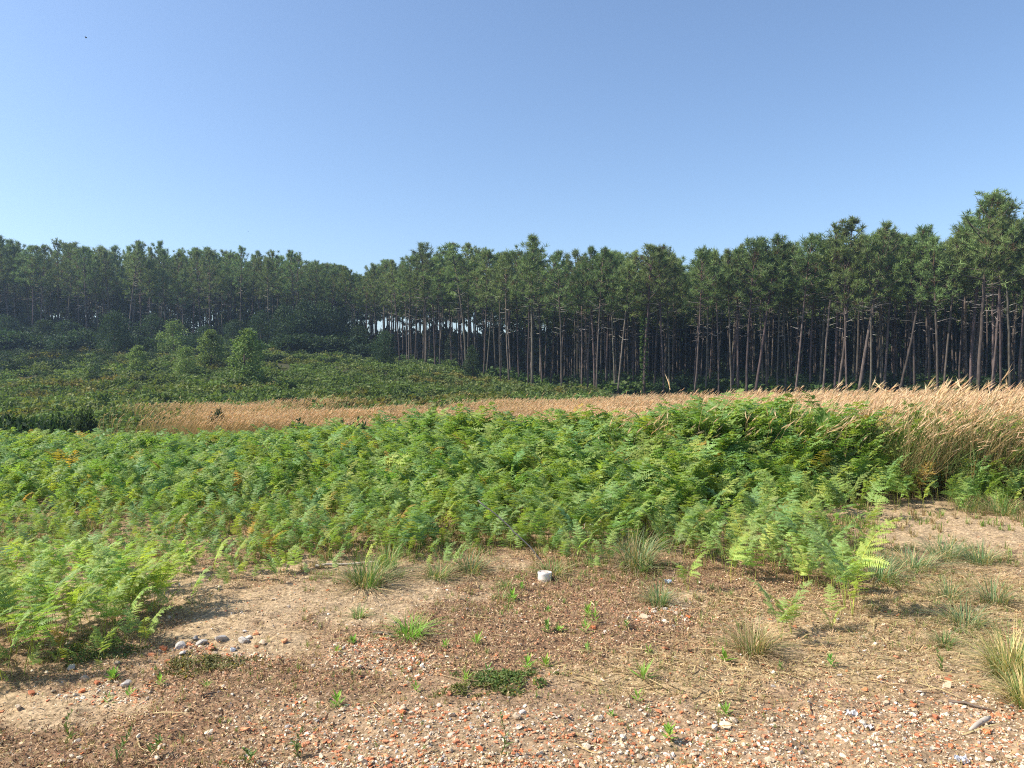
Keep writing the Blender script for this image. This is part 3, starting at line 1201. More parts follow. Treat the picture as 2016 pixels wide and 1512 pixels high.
# single plants one can point at
solo = [
    (60, 1300, .55, 0.3, 'large feathery fern at the very edge of the picture, lowest on the left'),
    (30, 1290, .5, 2.6, 'fern leaning behind the lowest left fern'),
    (283, 1278, .30, .5, 'young pale green fern on a bare stalk alone on the sandy edge'),
    (283, 1276, .20, -.2, 'small outstretched frond low beside the young fern on the sandy edge'),
    (270, 1215, .55, 0.0, 'big arching fern clump front standing over the sandy edge'),
    (255, 1212, .5, 3.0, 'fern drooping left in the arching clump over the sandy edge'),
    (300, 1205, .45, -.8, 'fern with shaded underside in the arching clump over the sandy edge'),
    (140, 1245, .42, 1.2, 'fern between the lowest left fern and the arching clump'),
    (455, 1130, .3, .2, 'small light green fern on the edge near the yellowing fern'),
    (555, 1130, .28, .8, 'small grey-green fern in front of the yellowing fern'),
    (1540, 1262, .42, 2.9, 'low spreading fern on the dry straw, lowest of the right-hand ferns'),
    (1560, 1250, .36, .3, 'fern overlapping the low spreading fern on the dry straw'),
    (1640, 1240, .30, 1.2, 'bright green upright fern right of the low spreading fern'),
    (1680, 1215, .75, .1, 'tall slender fern with tiered leaves on a bare stalk above the straw'),
    (1665, 1200, .6, 2.7, 'tiered fern just behind the tall slender one'),
    (1355, 1165, .36, .2, 'small bright fern on a thin stalk over bare brown ground'),
    (1450, 1120, .3, 1.9, 'small yellow-green fern behind the bright fern on a thin stalk'),
    (1135, 1105, .42, 3.0, 'light fern arching leftward just behind the white pipe'),
    (1190, 1130, .14, 3.0, 'tiny low fern on brown litter right of the white pipe'),
    (1205, 1075, .38, .3, 'fern with raised frond beside the white scrap'),
    (1720, 1040, .38, .5, 'bushy fern at the edge of the open sand'),
    (1570, 1150, .45, 1.4, 'fern standing amid the low right-hand ferns at the bare ground'),
]
for (u, v, h, yw, lab) in solo:
    x, y, z = at(u, v)
    add_fern(x, y, h * .92, lab, 'bracken ferns along the near edge', yw, wide=.78, n=1 if 'small outstretched' in lab or 'tiny' in lab else 3)
    n_fern += 1
for k, (u, v, h, mk, lab) in enumerate([(520, 1105, .28, 0, 'yellow fern turning orange at the edge of the sand'), (545, 1100, .26, 1, 'rust brown withered fern beside the yellow one'),
                                        (500, 1100, .2, 1, 'low orange brown withered frond left of the yellow fern'), (130, 1290, .16, 0, 'small yellow frond near the lowest left fern'),
                                        (1385, 985, .3, 1, 'withered orange fern deep in the green bracken')]):
    x, y, z = at(u, v)
    add_fern(x, y, h, lab, None, U(0, 6), me=yel_me[mk])
    n_fern += 1

POLY_A = [(-500, 1400), (-100, 1340), (60, 1310), (200, 1275), (300, 1225), (345, 1185), (430, 1135), (520, 1118), (640, 1112), (760, 1105), (860, 1092), (960, 1080), (1020, 1085), (1080, 1098),
          (1180, 1100), (1260, 1080), (1340, 1040), (1420, 1000), (1500, 970), (1500, 812), (-500, 812)]
POLY_B = [(1250, 1015), (1310, 1095), (1400, 1130), (1520, 1215), (1660, 1210), (1700, 1150), (1735, 1050), (1690, 1000), (1560, 980), (1400, 970)]
POLY_C = [(1380, 1010), (1560, 1005), (1740, 1000), (1850, 1015), (2016, 1018), (2400, 1035), (2400, 820), (1300, 820)]


def fern_h(u, y):
    base_ = np.interp(u, [-300, 300, 560, 700, 870, 1000, 1080, 1300, 1500, 1700, 2300], [.76, .76, .80, .94, 1.08, 1.08, 1.2, 1.36, 1.3, 1.2, 1.12])
    nearr = np.where(u < 1380, np.interp(y, [4, 5.5, 6.6, 8, 10, 12.5], [.68, .55, .36, .46, .68, 1.0]), np.interp(y, [8.6, 9.6, 11], [.22, .52, 1.0]))
    return base_ * nearr


pts = []
for (poly, dens, hmul, ymax) in ((POLY_A, 60, 1.0, None), (POLY_B, 44, .85, 10), (POLY_C, 48, 1.0, None)):
    ymx = 16
    n = int(dens * 30 * (ymx - 3.8))
    x = U(-15, 15, n)
    y = U(3.8, ymx, n)
    u, v = px(x, y, 0 * x)
    dn = fbm(x * .8, y * .8, 61, 3)
    yf = np.interp(u, [-300, 250, 560, 900, 1100, 1300, 2300], [14.2, 14.4, 15.2, 14, 12.8, 12.6, 12.6])
    ok = inpoly(u, v, poly) & (y < yf)
    ok &= dn > (.34 if poly is POLY_B else np.interp(y, [4.5, 6.2, 8, 9.5], [.44, .42, .31, .1]))
    x, y, u, dn = x[ok], y[ok], u[ok], dn[ok]
    if poly is POLY_B:
        h = U(.22, .5, len(x))
    else:
        h = fern_h(u, y) * U(.62, 1.0, len(x)) * (.8 + .4 * dn)
    if poly is POLY_C:
        kp = rng.uniform(size=len(x)) < np.interp(u, [1650, 1800], [1, .62])
        x, y, h, u = x[kp], y[kp], h[kp], u[kp]
    for a in zip(x, y, h, u):
        pts.append(a)
n = 9000
x, y = U(-9, 5, n), U(4, 8.4, n)
u, v = px(x, y, 0 * x)
bl = np.interp(u, [-300, 60, 200, 300, 345, 430, 520, 860, 960, 1180, 1260, 1340, 1420], [1370, 1310, 1275, 1225, 1185, 1135, 1118, 1092, 1080, 1100, 1080, 1040, 1000])
ok = (v > bl - 40) & (v < bl + 38) & (fbm(x * 1.6, y * 1.6, 63, 3) > .50) & (u < 1420)
for a in zip(x[ok][::3], y[ok][::3], U(.1, .28, ok.sum())[::3], u[ok][::3]):
    pts.append(a)
pts = np.array(pts)
vis = (pts[:, 3] > -20) & (pts[:, 3] < 2036)
order = np.argsort(-(pts[:, 2] / pts[:, 1]) * vis - vis * 0)
order = order[np.argsort(pts[order, 1] + (~vis[order]) * 100)]
picked = order[:300 - n_fern]


def fern_zone(u, y):
    if u < 420:
        return ('green bracken frond in the near left part of the bracken, over sandy gaps', 'near bracken over the sandy gaps')
    if u < 1230:
        return ('green bracken frond at the front of the thick bracken behind the pipe', 'bracken at the front behind the pipe')
    return ('green bracken frond in the thin patch between straw and open sand', 'bracken in the thin patch by the straw')


for i in picked:
    x, y, h, u = pts[i]
    lb, gp = fern_zone(u, y)
    add_fern(x, y, h, lb, gp, wide=U(.62, .92))
rest = np.array([i for i in order if i not in set(picked.tolist())])
sbag, fbag = Bag(), Bag()
P_ = pts[rest]
k = rng.integers(0, 6, len(P_))
nearm = P_[:, 1] < 8.2
for j in range(6):
    for nm_, tset in ((True, fern_hi), (False, fern_lo)):
        q = (k == j) & (nearm == nm_)
        n = q.sum()
        if n == 0:
            continue
        pos = np.stack([P_[q, 0], P_[q, 1], ground_z(P_[q, 0], P_[q, 1]) - .01], 1)
        yaw = U(0, 6.28, n)
        tint = jit((1, 1, 1), n, .22, .06) * (1 + U(-.18, .18, n)[:, None] * np.array([1, .2, -.6]))
        old = rng.uniform(size=n) < .02
        tint[old] *= np.array([1.5, .8, .7])
        sc = P_[q, 2] / .78
        sc = np.stack([sc * .82, sc * .82, sc], 1)
        tl, ta = U(0, .22, n), U(0, 6.28, n)
        for bg, tp in ((sbag, tset[j][0]), (fbag, tset[j][1])):
            bg.scatter(tp, pos, yaw, sc, tint, tl, ta)
sv, st_, sc_ = sbag.arr()
fv, ft, fc = fbag.arr()
me = mesh_from('bracken_foliage', np.vstack([sv, fv]), np.vstack([st_, ft + len(sv)]), np.vstack([sc_, fc]), [M_grass, M_fern], np.r_[np.zeros(len(st_)), np.ones(len(ft))])
o = bpy.data.objects.new('bracken_foliage', me)
COL.link(o)
tag(o, 'dense green bracken filling the field behind its front edge', 'bracken', kind='stuff')
print('ferns', len(pts), 'tris', len(ft), 'pines', n_pine[0], 'far', len(far_p))


# ------------------------------------------------------------------ grass tufts and weeds
def tuft_mesh(seed, n, H, W, cols, bw=.006, curve=.5):
    """one tuft: curved blades of three segments"""
    global rng
    keep = rng
    rng = np.random.default_rng(seed)
    b = Bag()
    cols = np.asarray(cols, float)
    for k in range(n):
        a = U(0, 6.28)
        r0 = W * .16 * math.sqrt(U(0, 1))
        p0 = np.array([math.cos(a) * r0, math.sin(a) * r0, 0])
        a2 = a + U(-.7, .7)
        lean = U(.1, 1.25)
        h = H * U(.4, 1.1)
        dead = U(0, 1) < .22
        if dead:
            lean, h = U(.9, 1.5), H * U(.25, .6)
        out_ = np.array([math.cos(a2), math.sin(a2), 0])
        t = np.linspace(0, 1, 4)
        P = p0[None] + out_[None] * (W * .5 * lean * (t ** (1.2 + curve)))[:, None] + np.array([0, 0, 1.])[None] * (h * (t - .42 * lean * t ** 2.3))[:, None]
        sd_ = np.array([-math.sin(a2), math.cos(a2), 0])
        w = bw * np.array([1, .9, .65, .1])
        Vv = np.stack([P - sd_[None] * w[:, None] / 2, P + sd_[None] * w[:, None] / 2], 1).reshape(-1, 3)
        T_ = []
        for i in range(3):
            T_ += [(2 * i, 2 * i + 1, 2 * i + 2), (2 * i + 1, 2 * i + 3, 2 * i + 2)]
        c = jit((.42, .34, .2) if dead else cols[rng.integers(0, len(cols))], 1, .2, .06)[0]
        b.add(Vv, T_, c)
    rng = keep
    return b.arr()


GREEN = [(.10, .16, .05), (.12, .17, .06), (.08, .13, .04), (.30, .24, .12)]
BLUE = [(.10, .15, .07), (.12, .17, .08), (.28, .22, .11)]
STRAWC = [(.42, .33, .16), (.36, .28, .13), (.14, .18, .06), (.12, .16, .06)]
BRIGHT = [(.12, .25, .03), (.10, .21, .03), (.15, .28, .05)]
tufts = [
    (722, 1155, 120, 62, GREEN, 150, 'dark green spreading grass tuft at the edge of pale sand below the pale pole'),
    (765, 1120, 60, 60, GREEN, 60, 'upright green grass tuft behind the spreading tuft by the pale pole'),
    (1255, 1118, 110, 80, BLUE, 130, 'tall wispy grass tuft right of the white pipe at the bracken edge'),
    (1298, 1193, 70, 52, BLUE, 80, 'fine grass tuft just above the little heap of white stones'),
    (1482, 1290, 105, 80, [(.13, .17, .06), (.16, .19, .08), (.38, .30, .17), (.30, .23, .13)], 150, 'large half-dry grass tuft standing alone on bare brown ground'),
    (806, 1254, 95, 46, BRIGHT, 70, 'bright green sedge-like tuft alone near the sand'),
    (1862, 1275, 52, 40, GREEN, 60, 'small neat green tuft among flattened straw'),
    (1990, 1335, 130, 110, STRAWC, 220, 'big straw-coloured tuft at the picture edge beside the brick shards'),
    (2025, 1395, 110, 90, STRAWC, 160, 'lower straw-coloured tuft cut off by the picture edge'),
    (925, 1128, 90, 50, BLUE, 90, 'thin grey-green tuft on the sand left of the cable'),
    (860, 1138, 90, 36, GREEN, 80, 'low dark tuft left of the thin grey-green one'),
    (705, 1215, 45, 26, GREEN, 40, 'tiny tuft on bare sand below the spreading tuft'),
    (1860, 1100, 110, 50, BLUE, 110, 'blue-green grass tuft bordering the open sand'),
    (1930, 1110, 90, 48, BLUE, 90, 'blue-green grass tuft near the picture edge at the open sand'),
    (1800, 1120, 130, 46, BLUE, 110, 'blue-green grass tuft left of the tuft bordering the sand'),
    (1900, 1235, 120, 55, BLUE, 90, 'loose green tuft above the small neat one in straw'),
    (1960, 1190, 90, 60, BLUE, 80, 'wispy green tuft over straw near the picture edge'),
    (1870, 1180, 80, 44, BLUE, 60, 'sparse green tuft in the middle of the straw'),
    (1975, 1015, 80, 50, GREEN, 90, 'green grass tuft at the foot of the tall bank near the picture edge'),
    (1905, 1005, 80, 40, GREEN, 80, 'grass tuft at the foot of the bank, left of the edge one'),
    (1690, 990, 100, 46, STRAWC, 90, 'yellowish grass tuft at the foot of the bank behind the bushy fern'),
    (1560, 985, 90, 50, STRAWC, 90, 'pale grass tuft at the foot of the bank left of the yellowish one'),
    (1085, 1130, 90, 26, GREEN, 60, 'short grass tuft close behind the white pipe'),
    (995, 1160, 40, 26, GREEN, 40, 'small olive tuft on litter in front-left of the pipe'),
    (1260, 1130, 60, 36, GREEN, 50, 'short olive tuft at the foot of the tall wispy one'),
    (620, 1000, 120, 60, BRIGHT, 80, 'green grass tuft within the bracken left of the cable top'),
    (1730, 1140, 130, 52, BLUE, 110, 'grey-green tuft right of the tall slender fern'),
    (985, 1180, 30, 24, GREEN, 30, 'tiny dark tuft below the olive one near the pipe'),
]
for k, (u, v, wpx, hpx, cols, nb, lab) in enumerate(tufts):
    x, y, z = at(u, v)
    arr = tuft_mesh(500 + k, int(nb * 2.2), hpx / F * y * 1.2, wpx / F * y * 1.5, np.asarray(cols) * 1.8, .0055 if y > 5.5 else .0045)
    o = bpy.data.objects.new('grass_tuft', mesh_from('grass_tuft', *arr, [M_grass]))
    COL.link(o)
    o.location = (x, y, z - .01)
    tag(o, lab, 'grass tuft', 'grass tufts on the bare ground')


def rosette(seed, n, ln, wd, up, col):
    global rng
    keep = rng
    rng = np.random.default_rng(seed)
    a = np.arange(n) * 2.4 + U(-.3, .3, n)
    f = np.arange(n) / n
    el = np.interp(f, [0, 1], [.25, 1.2])
    d = np.stack([np.cos(a) * np.cos(el), np.sin(a) * np.cos(el), np.sin(el)], 1)
    p = np.stack([0 * a, 0 * a, f * up], 1)
    nm = np.stack([-np.cos(a) * np.sin(el), -np.sin(a) * np.sin(el), np.cos(el)], 1)
    r = leaves(p, d, nm, ln * U(.7, 1.15, n), wd, jit(col, n, .18, .06))
    rng = keep
    return r


weeds = [(1008, 1185, 1.3, 'in front of the white pipe to its left'), (1027, 1163, .9, 'directly below-left of the white pipe'), (938, 1271, 1.2, 'below the sedge-like tuft, a little right'),
         (876, 1279, .7, 'tiny, left of the one below the sedge-like tuft'), (1077, 1248, 1.1, 'left one of the pair on brown litter'), (1100, 1245, 1.0, 'right one of the pair on brown litter'),
         (1152, 1248, 1.1, 'low one of the group right of the pair on litter'), (1079, 1209, .9, 'above the pair on brown litter'), (1158, 1218, 1.2, 'upper one of the group on litter'),
         (1172, 1227, 1.2, 'right one of the group on litter'), (1233, 1237, .9, 'left below the little heap of white stones'), (1074, 1316, .9, 'right above the dark creeping mat'),
         (1039, 1322, 1.3, 'bushy, growing on top of the dark creeping mat'), (960, 1330, .9, 'at the upper left of the dark creeping mat'), (917, 1346, .8, 'left of the dark creeping mat'),
         (819, 1364, .7, 'dark and tiny, far left of the creeping mat'), (1155, 1288, .8, 'greyish, between litter group and creeping mat'), (1267, 1340, 1.7, 'large-leaved and biggest of the small weeds'),
         (1256, 1384, .9, 'below the large-leaved weed'), (1204, 1415, .7, 'greyish one on the gravel'), (1277, 1291, .7, 'above the large-leaved weed'),
         (1428, 1305, 1.3, 'at the lower left foot of the half-dry tuft'), (1637, 1317, 1.0, 'alone amid flattened straw'), (1430, 1414, .9, 'on red and white gravel below the half-dry tuft'),
         (1317, 1458, 1.1, 'dark green, low on the gravel beside a brick piece'), (1537, 1320, .6, 'tiny pale one left of the straw weed'), (220, 1342, 1.1, 'beside the grey stones, on the sandy edge'),
         (252, 1373, .8, 'below-right of the one by the grey stones'), (210, 1389, .8, 'yellowish, below the one by the grey stones'), (313, 1353, .7, 'small, under the rubble row'),
         (663, 1394, 1.2, 'compact and bright on brown litter, alone'), (694, 1269, 1.0, 'upright, left of the sedge-like tuft'), (663, 1288, .9, 'lower left of the upright one by the sedge tuft'),
         (405, 1356, .7, 'pale, below the dark mat near the rubble row')]
for k, (u, v, s, where) in enumerate(weeds):
    x, y, z = at(u, v)
    ln = .060 * s
    arr = rosette(700 + k, int(rng.integers(8, 20)), ln * U(.7, 1.15), ln * U(.12, .3), ln * U(.15, .9), [(.24, .42, .07), (.20, .36, .08), (.28, .44, .08)][k % 3])
    o = bpy.data.objects.new('weed_rosette', mesh_from('weed_rosette', *arr, [M_grass]))
    COL.link(o)
    o.location = (x, y, z)
    tag(o, 'small green weed ' + where, 'weed', 'small weeds on the bare ground')

for k, (u, v, vt, lab) in enumerate([(984, 1492, 1402, 'tall thin weed with narrow leaves rising from the gravel'), (1847, 1322, 1270, 'thin grey-green weed standing in flattened straw'),
                                     (141, 1455, 1395, 'thin yellowish weed stem in brown litter, leftmost'), (595, 1490, 1425, 'thin weed stem with small leaves at the litter and gravel border'),
                                     (242, 1500, 1430, 'very thin pale weed stem low on the brown litter'), (305, 1488, 1445, 'leafy upright weed right of the very thin stem'),
                                     (483, 1508, 1470, 'sparse dry weed stem at the lower picture edge')]):
    x, y, z = at(u, v)
    h = (v - vt) / F * y
    e = empty('tall_weed', (x, y, z - .005), (U(-.1, .1), U(-.12, .12), 0))
    t = np.linspace(0, 1, 6)
    P = np.stack([.02 * np.sin(t * 4 + k), .02 * np.cos(t * 3 + k) - .02, t * h], 1)
    vv, tt_ = tube(P, np.linspace(.0028, .001, 6), 5)
    child('stem', mesh_from('stem', vv, tt_, np.tile((.17, .21, .07), (len(vv), 1)), [M_grass]), e)
    n = 34
    f = U(.03, 1, n)
    p = np.stack([np.interp(f, t, P[:, i]) for i in range(3)], 1)
    a = U(0, 6.28, n)
    d = np.stack([np.cos(a) * .7, np.sin(a) * .7, U(.2, 1, n)], 1)
    child('foliage', mesh_from('foliage', *leaves(p, d, np.array([[0, 0, 1.]]) + rand_dirs(n) * .3, U(.025, .055, n) * (1.3 - f), .008, jit((.15, .22, .06), n)), [M_grass]), e)
    tag(e, lab, 'weed', 'tall thin weeds')

for k, (u, v, wpx, hpx, n, lab) in enumerate([(1005, 1345, 190, 44, 2600, 'dark green creeping mat of tiny leaves on the gravelly ground, centre'), (400, 1312, 175, 40, 2200, 'brownish green creeping mat just below the rubble row'),
                                              (180, 1285, 170, 44, 2200, 'low tangled green mat under the lowest left ferns'), (930, 1365, 150, 22, 700, 'thin straggling mat with yellow specks left of the dark creeping mat')]):
    x0, y0, z0 = at(u, v)
    ru = wpx / 2 / F * y0
    rv = hpx / 2 * y0 * y0 / (F * EYE)
    a = U(0, 6.28, n)
    r = np.sqrt(U(0, 1, n)) * (1 + .25 * np.sin(a * 3 + k) + .15 * np.sin(a * 7))
    x = x0 + np.cos(a) * r * ru
    y = y0 + np.sin(a) * r * rv
    q = fbm(x * 12, y * 12, 200 + k, 2) > .40
    x, y, r = x[q], y[q], r[q]
    n = len(x)
    z = ground_z(x, y) + U(0, .035, n) * np.clip(1.2 - r, .2, 1)
    d = np.stack([rng.normal(size=n), rng.normal(size=n), U(-.1, .9, n)], 1)
    c = jit([(.11, .17, .045), (.17, .17, .06), (.15, .19, .06), (.17, .18, .05)][k], n, .35, .1)
    ysp = rng.uniform(size=n) < .02
    c[ysp] = (.5, .36, .03)
    arr = leaves(np.stack([x, y, z], 1), d, np.array([[0, 0, 1.]]) + rand_dirs(n) * .6, U(.012, .024, n), U(.007, .012, n), c)
    o = bpy.data.objects.new('creeping_plant', mesh_from('creeping_plant', *arr, [M_grass]))
    COL.link(o)
    tag(o, lab, 'creeping plant', 'creeping mats')


# ------------------------------------------------------------------ gravel, litter and straw
def ico():
    p = (1 + 5 ** .5) / 2
    V = np.array([(-1, p, 0), (1, p, 0), (-1, -p, 0), (1, -p, 0), (0, -1, p), (0, 1, p), (0, -1, -p), (0, 1, -p), (p, 0, -1), (p, 0, 1), (-p, 0, -1), (-p, 0, 1)], float)
    V /= np.linalg.norm(V[0])
    T = np.array([(0, 11, 5), (0, 5, 1), (0, 1, 7), (0, 7, 10), (0, 10, 11), (1, 5, 9), (5, 11, 4), (11, 10, 2), (10, 7, 6), (7, 1, 8), (3, 9, 4), (3, 4, 2), (3, 2, 6), (3, 6, 8), (3, 8, 9), (4, 9, 5), (2, 4, 11), (6, 2, 10), (8, 6, 7), (9, 8, 1)])
    return V, T


ICV, ICT = ico()


def subdiv(V, T):
    V = list(map(tuple, V))
    c = {}
    nT = []

    def mid(a, b):
        k = (min(a, b), max(a, b))
        if k not in c:
            m_ = (np.array(V[a]) + np.array(V[b])) / 2
            V.append(tuple(m_ / np.linalg.norm(m_)))
            c[k] = len(V) - 1
        return c[k]
    for a, b, d in T:
        e, f, g = mid(a, b), mid(b, d), mid(d, a)
        nT += [(a, e, g), (e, b, f), (g, f, d), (e, f, g)]
    return np.array(V), np.array(nT)


IC2V, IC2T = subdiv(ICV, ICT)


def stone_tpl(seed, hi=False, blocky=0.0):
    r = np.random.default_rng(seed)
    V, T = (IC2V, IC2T) if hi else (ICV, ICT)
    V = V.copy()
    for _ in range(7 if hi else 4):
        n = r.normal(size=3)
        n /= np.linalg.norm(n)
        d = V @ n
        lim = r.uniform(.45, .8)
        V = V - n[None] * np.maximum(d - lim, 0)[:, None]
    V = V * (1 + r.uniform(-.1, .1, (len(V), 1)))
    V = V * np.array([1, r.uniform(.6, .95), r.uniform(.4, .75)])
    return V, T, np.ones_like(V)


def shard_tpl(seed):
    """flat angular brick chip"""
    r = np.random.default_rng(seed)
    n = r.integers(4, 7)
    a = np.sort(r.uniform(0, 6.28, n))
    a = np.linspace(0, 6.28, n, endpoint=False) + r.uniform(-.5, .5, n)
    rr = r.uniform(.5, 1.15, n)
    h = r.uniform(.10, .26)
    top = np.stack([np.cos(a) * rr * r.uniform(.75, .98), np.sin(a) * rr * .66, np.full(n, h) + r.uniform(-.06, .06, n)], 1)
    bot = np.stack([np.cos(a) * rr, np.sin(a) * rr * .76, np.full(n, -h)], 1)
    V = np.vstack([top, bot, [0, 0, h + .05], [0, 0, -h]])
    T = []
    for i in range(n):
        j = (i + 1) % n
        T += [(i, j, 2 * n), (n + j, n + i, 2 * n + 1), (i, n + i, j), (j, n + i, n + j)]
    return V, np.array(T), np.ones_like(V)


BRICK = [(.60, .20, .085), (.54, .23, .12), (.66, .30, .15), (.46, .17, .085)]
PALE = [(.68, .57, .42), (.60, .48, .34), (.52, .40, .275), (.74, .65, .52), (.42, .33, .22)]
GREY = [(.42, .385, .34), (.53, .48, .42), (.31, .28, .25)]
gst = [stone_tpl(k) for k in range(8)]
gsh = [shard_tpl(k) for k in range(8)]
bag = Bag()


def strew(n, wfun, szf, pal, pw, tpls, flat=.9):
    y = np.sqrt(U(2.6 ** 2, 7.4 ** 2, n) * U(.45, 1, n))
    y = np.maximum(y, U(2.6, 3.1, n))
    x = (y * .74 + 1.0) * U(-1, 1, n)
    z_ = zones(x, y)
    keep_ = rng.uniform(size=n) < wfun(*z_)
    x, y = x[keep_], y[keep_]
    n = len(x)
    pal = np.asarray(pal, float)
    c = pal[rng.choice(len(pal), n, p=pw)] * (1 + U(-.2, .2, n))[:, None]
    sz = szf(n)
    k = rng.integers(0, len(tpls), n)
    for j in range(len(tpls)):
        q = k == j
        m_ = q.sum()
        if m_:
            bag.scatter(tpls[j], np.stack([x[q], y[q], ground_z(x[q], y[q]) + sz[q] * .18], 1), U(0, 6.28, m_), sz[q], c[q], U(0, .5, m_), U(0, 6.28, m_))


allp = PALE + GREY
pw = np.array([.25, .25, .2, .1, .12, .03, .03, .02])
strew(78000, lambda s, g, t, b: np.clip(g * .9 + .06, 0, 1), lambda n: np.exp(rng.normal(-5.15, .5, n)), allp, pw / pw.sum(), gst)
strew(44000, lambda s, g, t, b: np.clip(g * .8 + .04, 0, 1), lambda n: np.exp(rng.normal(-4.95, .45, n)), BRICK, [.3, .3, .2, .2], gsh)
strew(12000, lambda s, g, t, b: .10 + .5 * g, lambda n: np.exp(rng.normal(-5.4, .35, n)), allp, pw / pw.sum(), gst)
tag(bag.build('gravel', M_stone, flat=True), 'mixed gravel of pale stones and red brick crumbs', 'gravel', kind='stuff')

# dead leaves and brown crumbs
bag = Bag()


def litter(n, wfun, lf, wf, pal, up):
    y = np.sqrt(U(2.6 ** 2, 9.5 ** 2, n) * U(.3, 1, n))
    y = np.maximum(y, U(2.6, 3.1, n))
    x = (y * .74 + 1.0) * U(-1, 1, n)
    z_ = zones(x, y)
    keep_ = rng.uniform(size=n) < wfun(*z_)
    x, y = x[keep_], y[keep_]
    n = len(x)
    d = np.stack([rng.normal(size=n), rng.normal(size=n), U(-.15, up, n)], 1)
    pal = np.asarray(pal, float)
    c = np.clip(pal[rng.integers(0, len(pal), n)] * (1 + U(-.35, .35, n))[:, None], .01, .9)
    c = c * (.68 + .8 * fbm(x * 2.7, y * 2.7, 401, 4))[:, None]
    nm = np.array([[0, 0, 1.]]) + rand_dirs(n) * .75
    bag.add(*leaves(np.stack([x, y, ground_z(x, y) + U(0.0, .014, n)], 1), d, nm, lf(n), wf(n), c))


BR = [(.36, .19, .105), (.44, .26, .145), (.22, .115, .065), (.56, .39, .25), (.12, .07, .042), (.34, .22, .11), (.26, .14, .085)]
litter(185000, lambda s, g, t, b: np.clip(.22 + .7 * b - .25 * g, 0.03, 1) * (1 - .85 * s), lambda n: np.exp(rng.normal(-4.2, .4, n)), lambda n: np.exp(rng.normal(-4.8, .4, n)), BR, .7)
CR = [(.42, .28, .15), (.54, .40, .23), (.32, .25, .10), (.22, .13, .07), (.60, .47, .29), (.25, .24, .08), (.15, .09, .05)]
litter(320000, lambda s, g, t, b: np.clip(.75 - .35 * g, .2, 1) * (1 - .72 * s), lambda n: U(.008, .030, n), lambda n: U(.002, .005, n), CR, 1.6)
tag(bag.build('leaf_litter', M_litter), 'brown dead leaves and dry crumbs strewn over the ground', 'litter', kind='stuff')

# straw lying on the ground
bag = Bag()
n = 34000
x = U(-6.5, 7, n)
y = 2.7 + 6.5 * U(0, 1, n)
zz = zones(x, y)
keep_ = (rng.uniform(size=n) < np.clip(zz[2] * .9 + .035, 0, 1)) & (abs(x) < y * .75 + .4)
x, y = x[keep_], y[keep_]
n = len(x)
a = rng.normal(-.35, .55, n) + (rng.uniform(size=n) < .25) * U(0, 3, n)
ln = np.exp(rng.normal(-1.9, .45, n))
b0 = np.stack([x, y, ground_z(x, y) + .006], 1)
x1, y1 = x + np.cos(a) * ln * .5, y + np.sin(a) * ln * .5
x2, y2 = x + np.cos(a + .15) * ln, y + np.sin(a + .15) * ln
b1 = np.stack([x1, y1, ground_z(x1, y1) + U(.006, .03, n)], 1)
b2 = np.stack([x2, y2, ground_z(x2, y2) + U(.002, .02, n)], 1)
w = U(.0016, .0034, n)
sd_ = np.stack([-np.sin(a), np.cos(a), U(-.6, .6, n)], 1) * w[:, None]
Vv = np.stack([b0 - sd_, b0 + sd_, b1 - sd_, b1 + sd_, b2], 1).reshape(-1, 3)
i = np.arange(n)[:, None] * 5
Tt = np.concatenate([i + np.array([[0, 1, 2]]), i + np.array([[1, 3, 2]]), i + np.array([[2, 3, 4]])])
cst = np.repeat(jit((.50, .38, .20), n, .3, .06)[:, None], 5, 1).reshape(-1, 3)
bag.add(Vv, Tt, cst)
tag(bag.build('straw_litter', M_dry), 'flattened pale straw lying over the ground', 'straw', kind='stuff')

# short green and dry sprigs everywhere between
bag = Bag()
n = 26000
x = U(-5.5, 6.5, n)
y = 2.7 + 7.5 * U(0, 1, n) ** .9
zz = zones(x, y)
dn = fbm(x * 1.5, y * 1.5, 301, 3)
keep_ = (rng.uniform(size=n) < np.clip((dn - .40) * 3.5 + .6 * sst(5.6, 7, y) * (dn > .4) + .5 * ell(*px(x, y, 0 * x), [(1850, 1130, 230, 90), (1900, 1230, 130, 60), (1150, 1090, 250, 40), (800, 1120, 130, 24), (1120, 1225, 170, 36), (1050, 1110, 140, 24)]) * (dn > .36), 0, 1) * (1 - .85 * zz[0]) * (1 - .6 * zz[1])) & (abs(x) < y * .75 + .4)
x, y = x[keep_], y[keep_]
n = len(x)
tp = [tuft_mesh(900 + k, 9, .05, .05, c, .0035) for k, c in enumerate([[(.24, .28, .09)], [(.36, .29, .13)], [(.20, .30, .07)], [(.40, .30, .16)]])]
k = rng.integers(0, 4, n)
for j in range(4):
    q = k == j
    bag.scatter(tp[j], np.stack([x[q], y[q], ground_z(x[q], y[q])], 1), U(0, 6.28, q.sum()), U(.4, 1.2, q.sum()) * np.interp(y[q], [3, 5.5, 8], [.7, 1.2, 2.4]))
tag(bag.build('short_grass', M_grass), 'short sparse sprigs and moss on the bare ground', 'grass', kind='stuff')


# ------------------------------------------------------------------ single stones, bricks and finds
st_hi = [stone_tpl(50 + k, True) for k in range(8)]
sh_hi = [shard_tpl(60 + k) for k in range(10)]


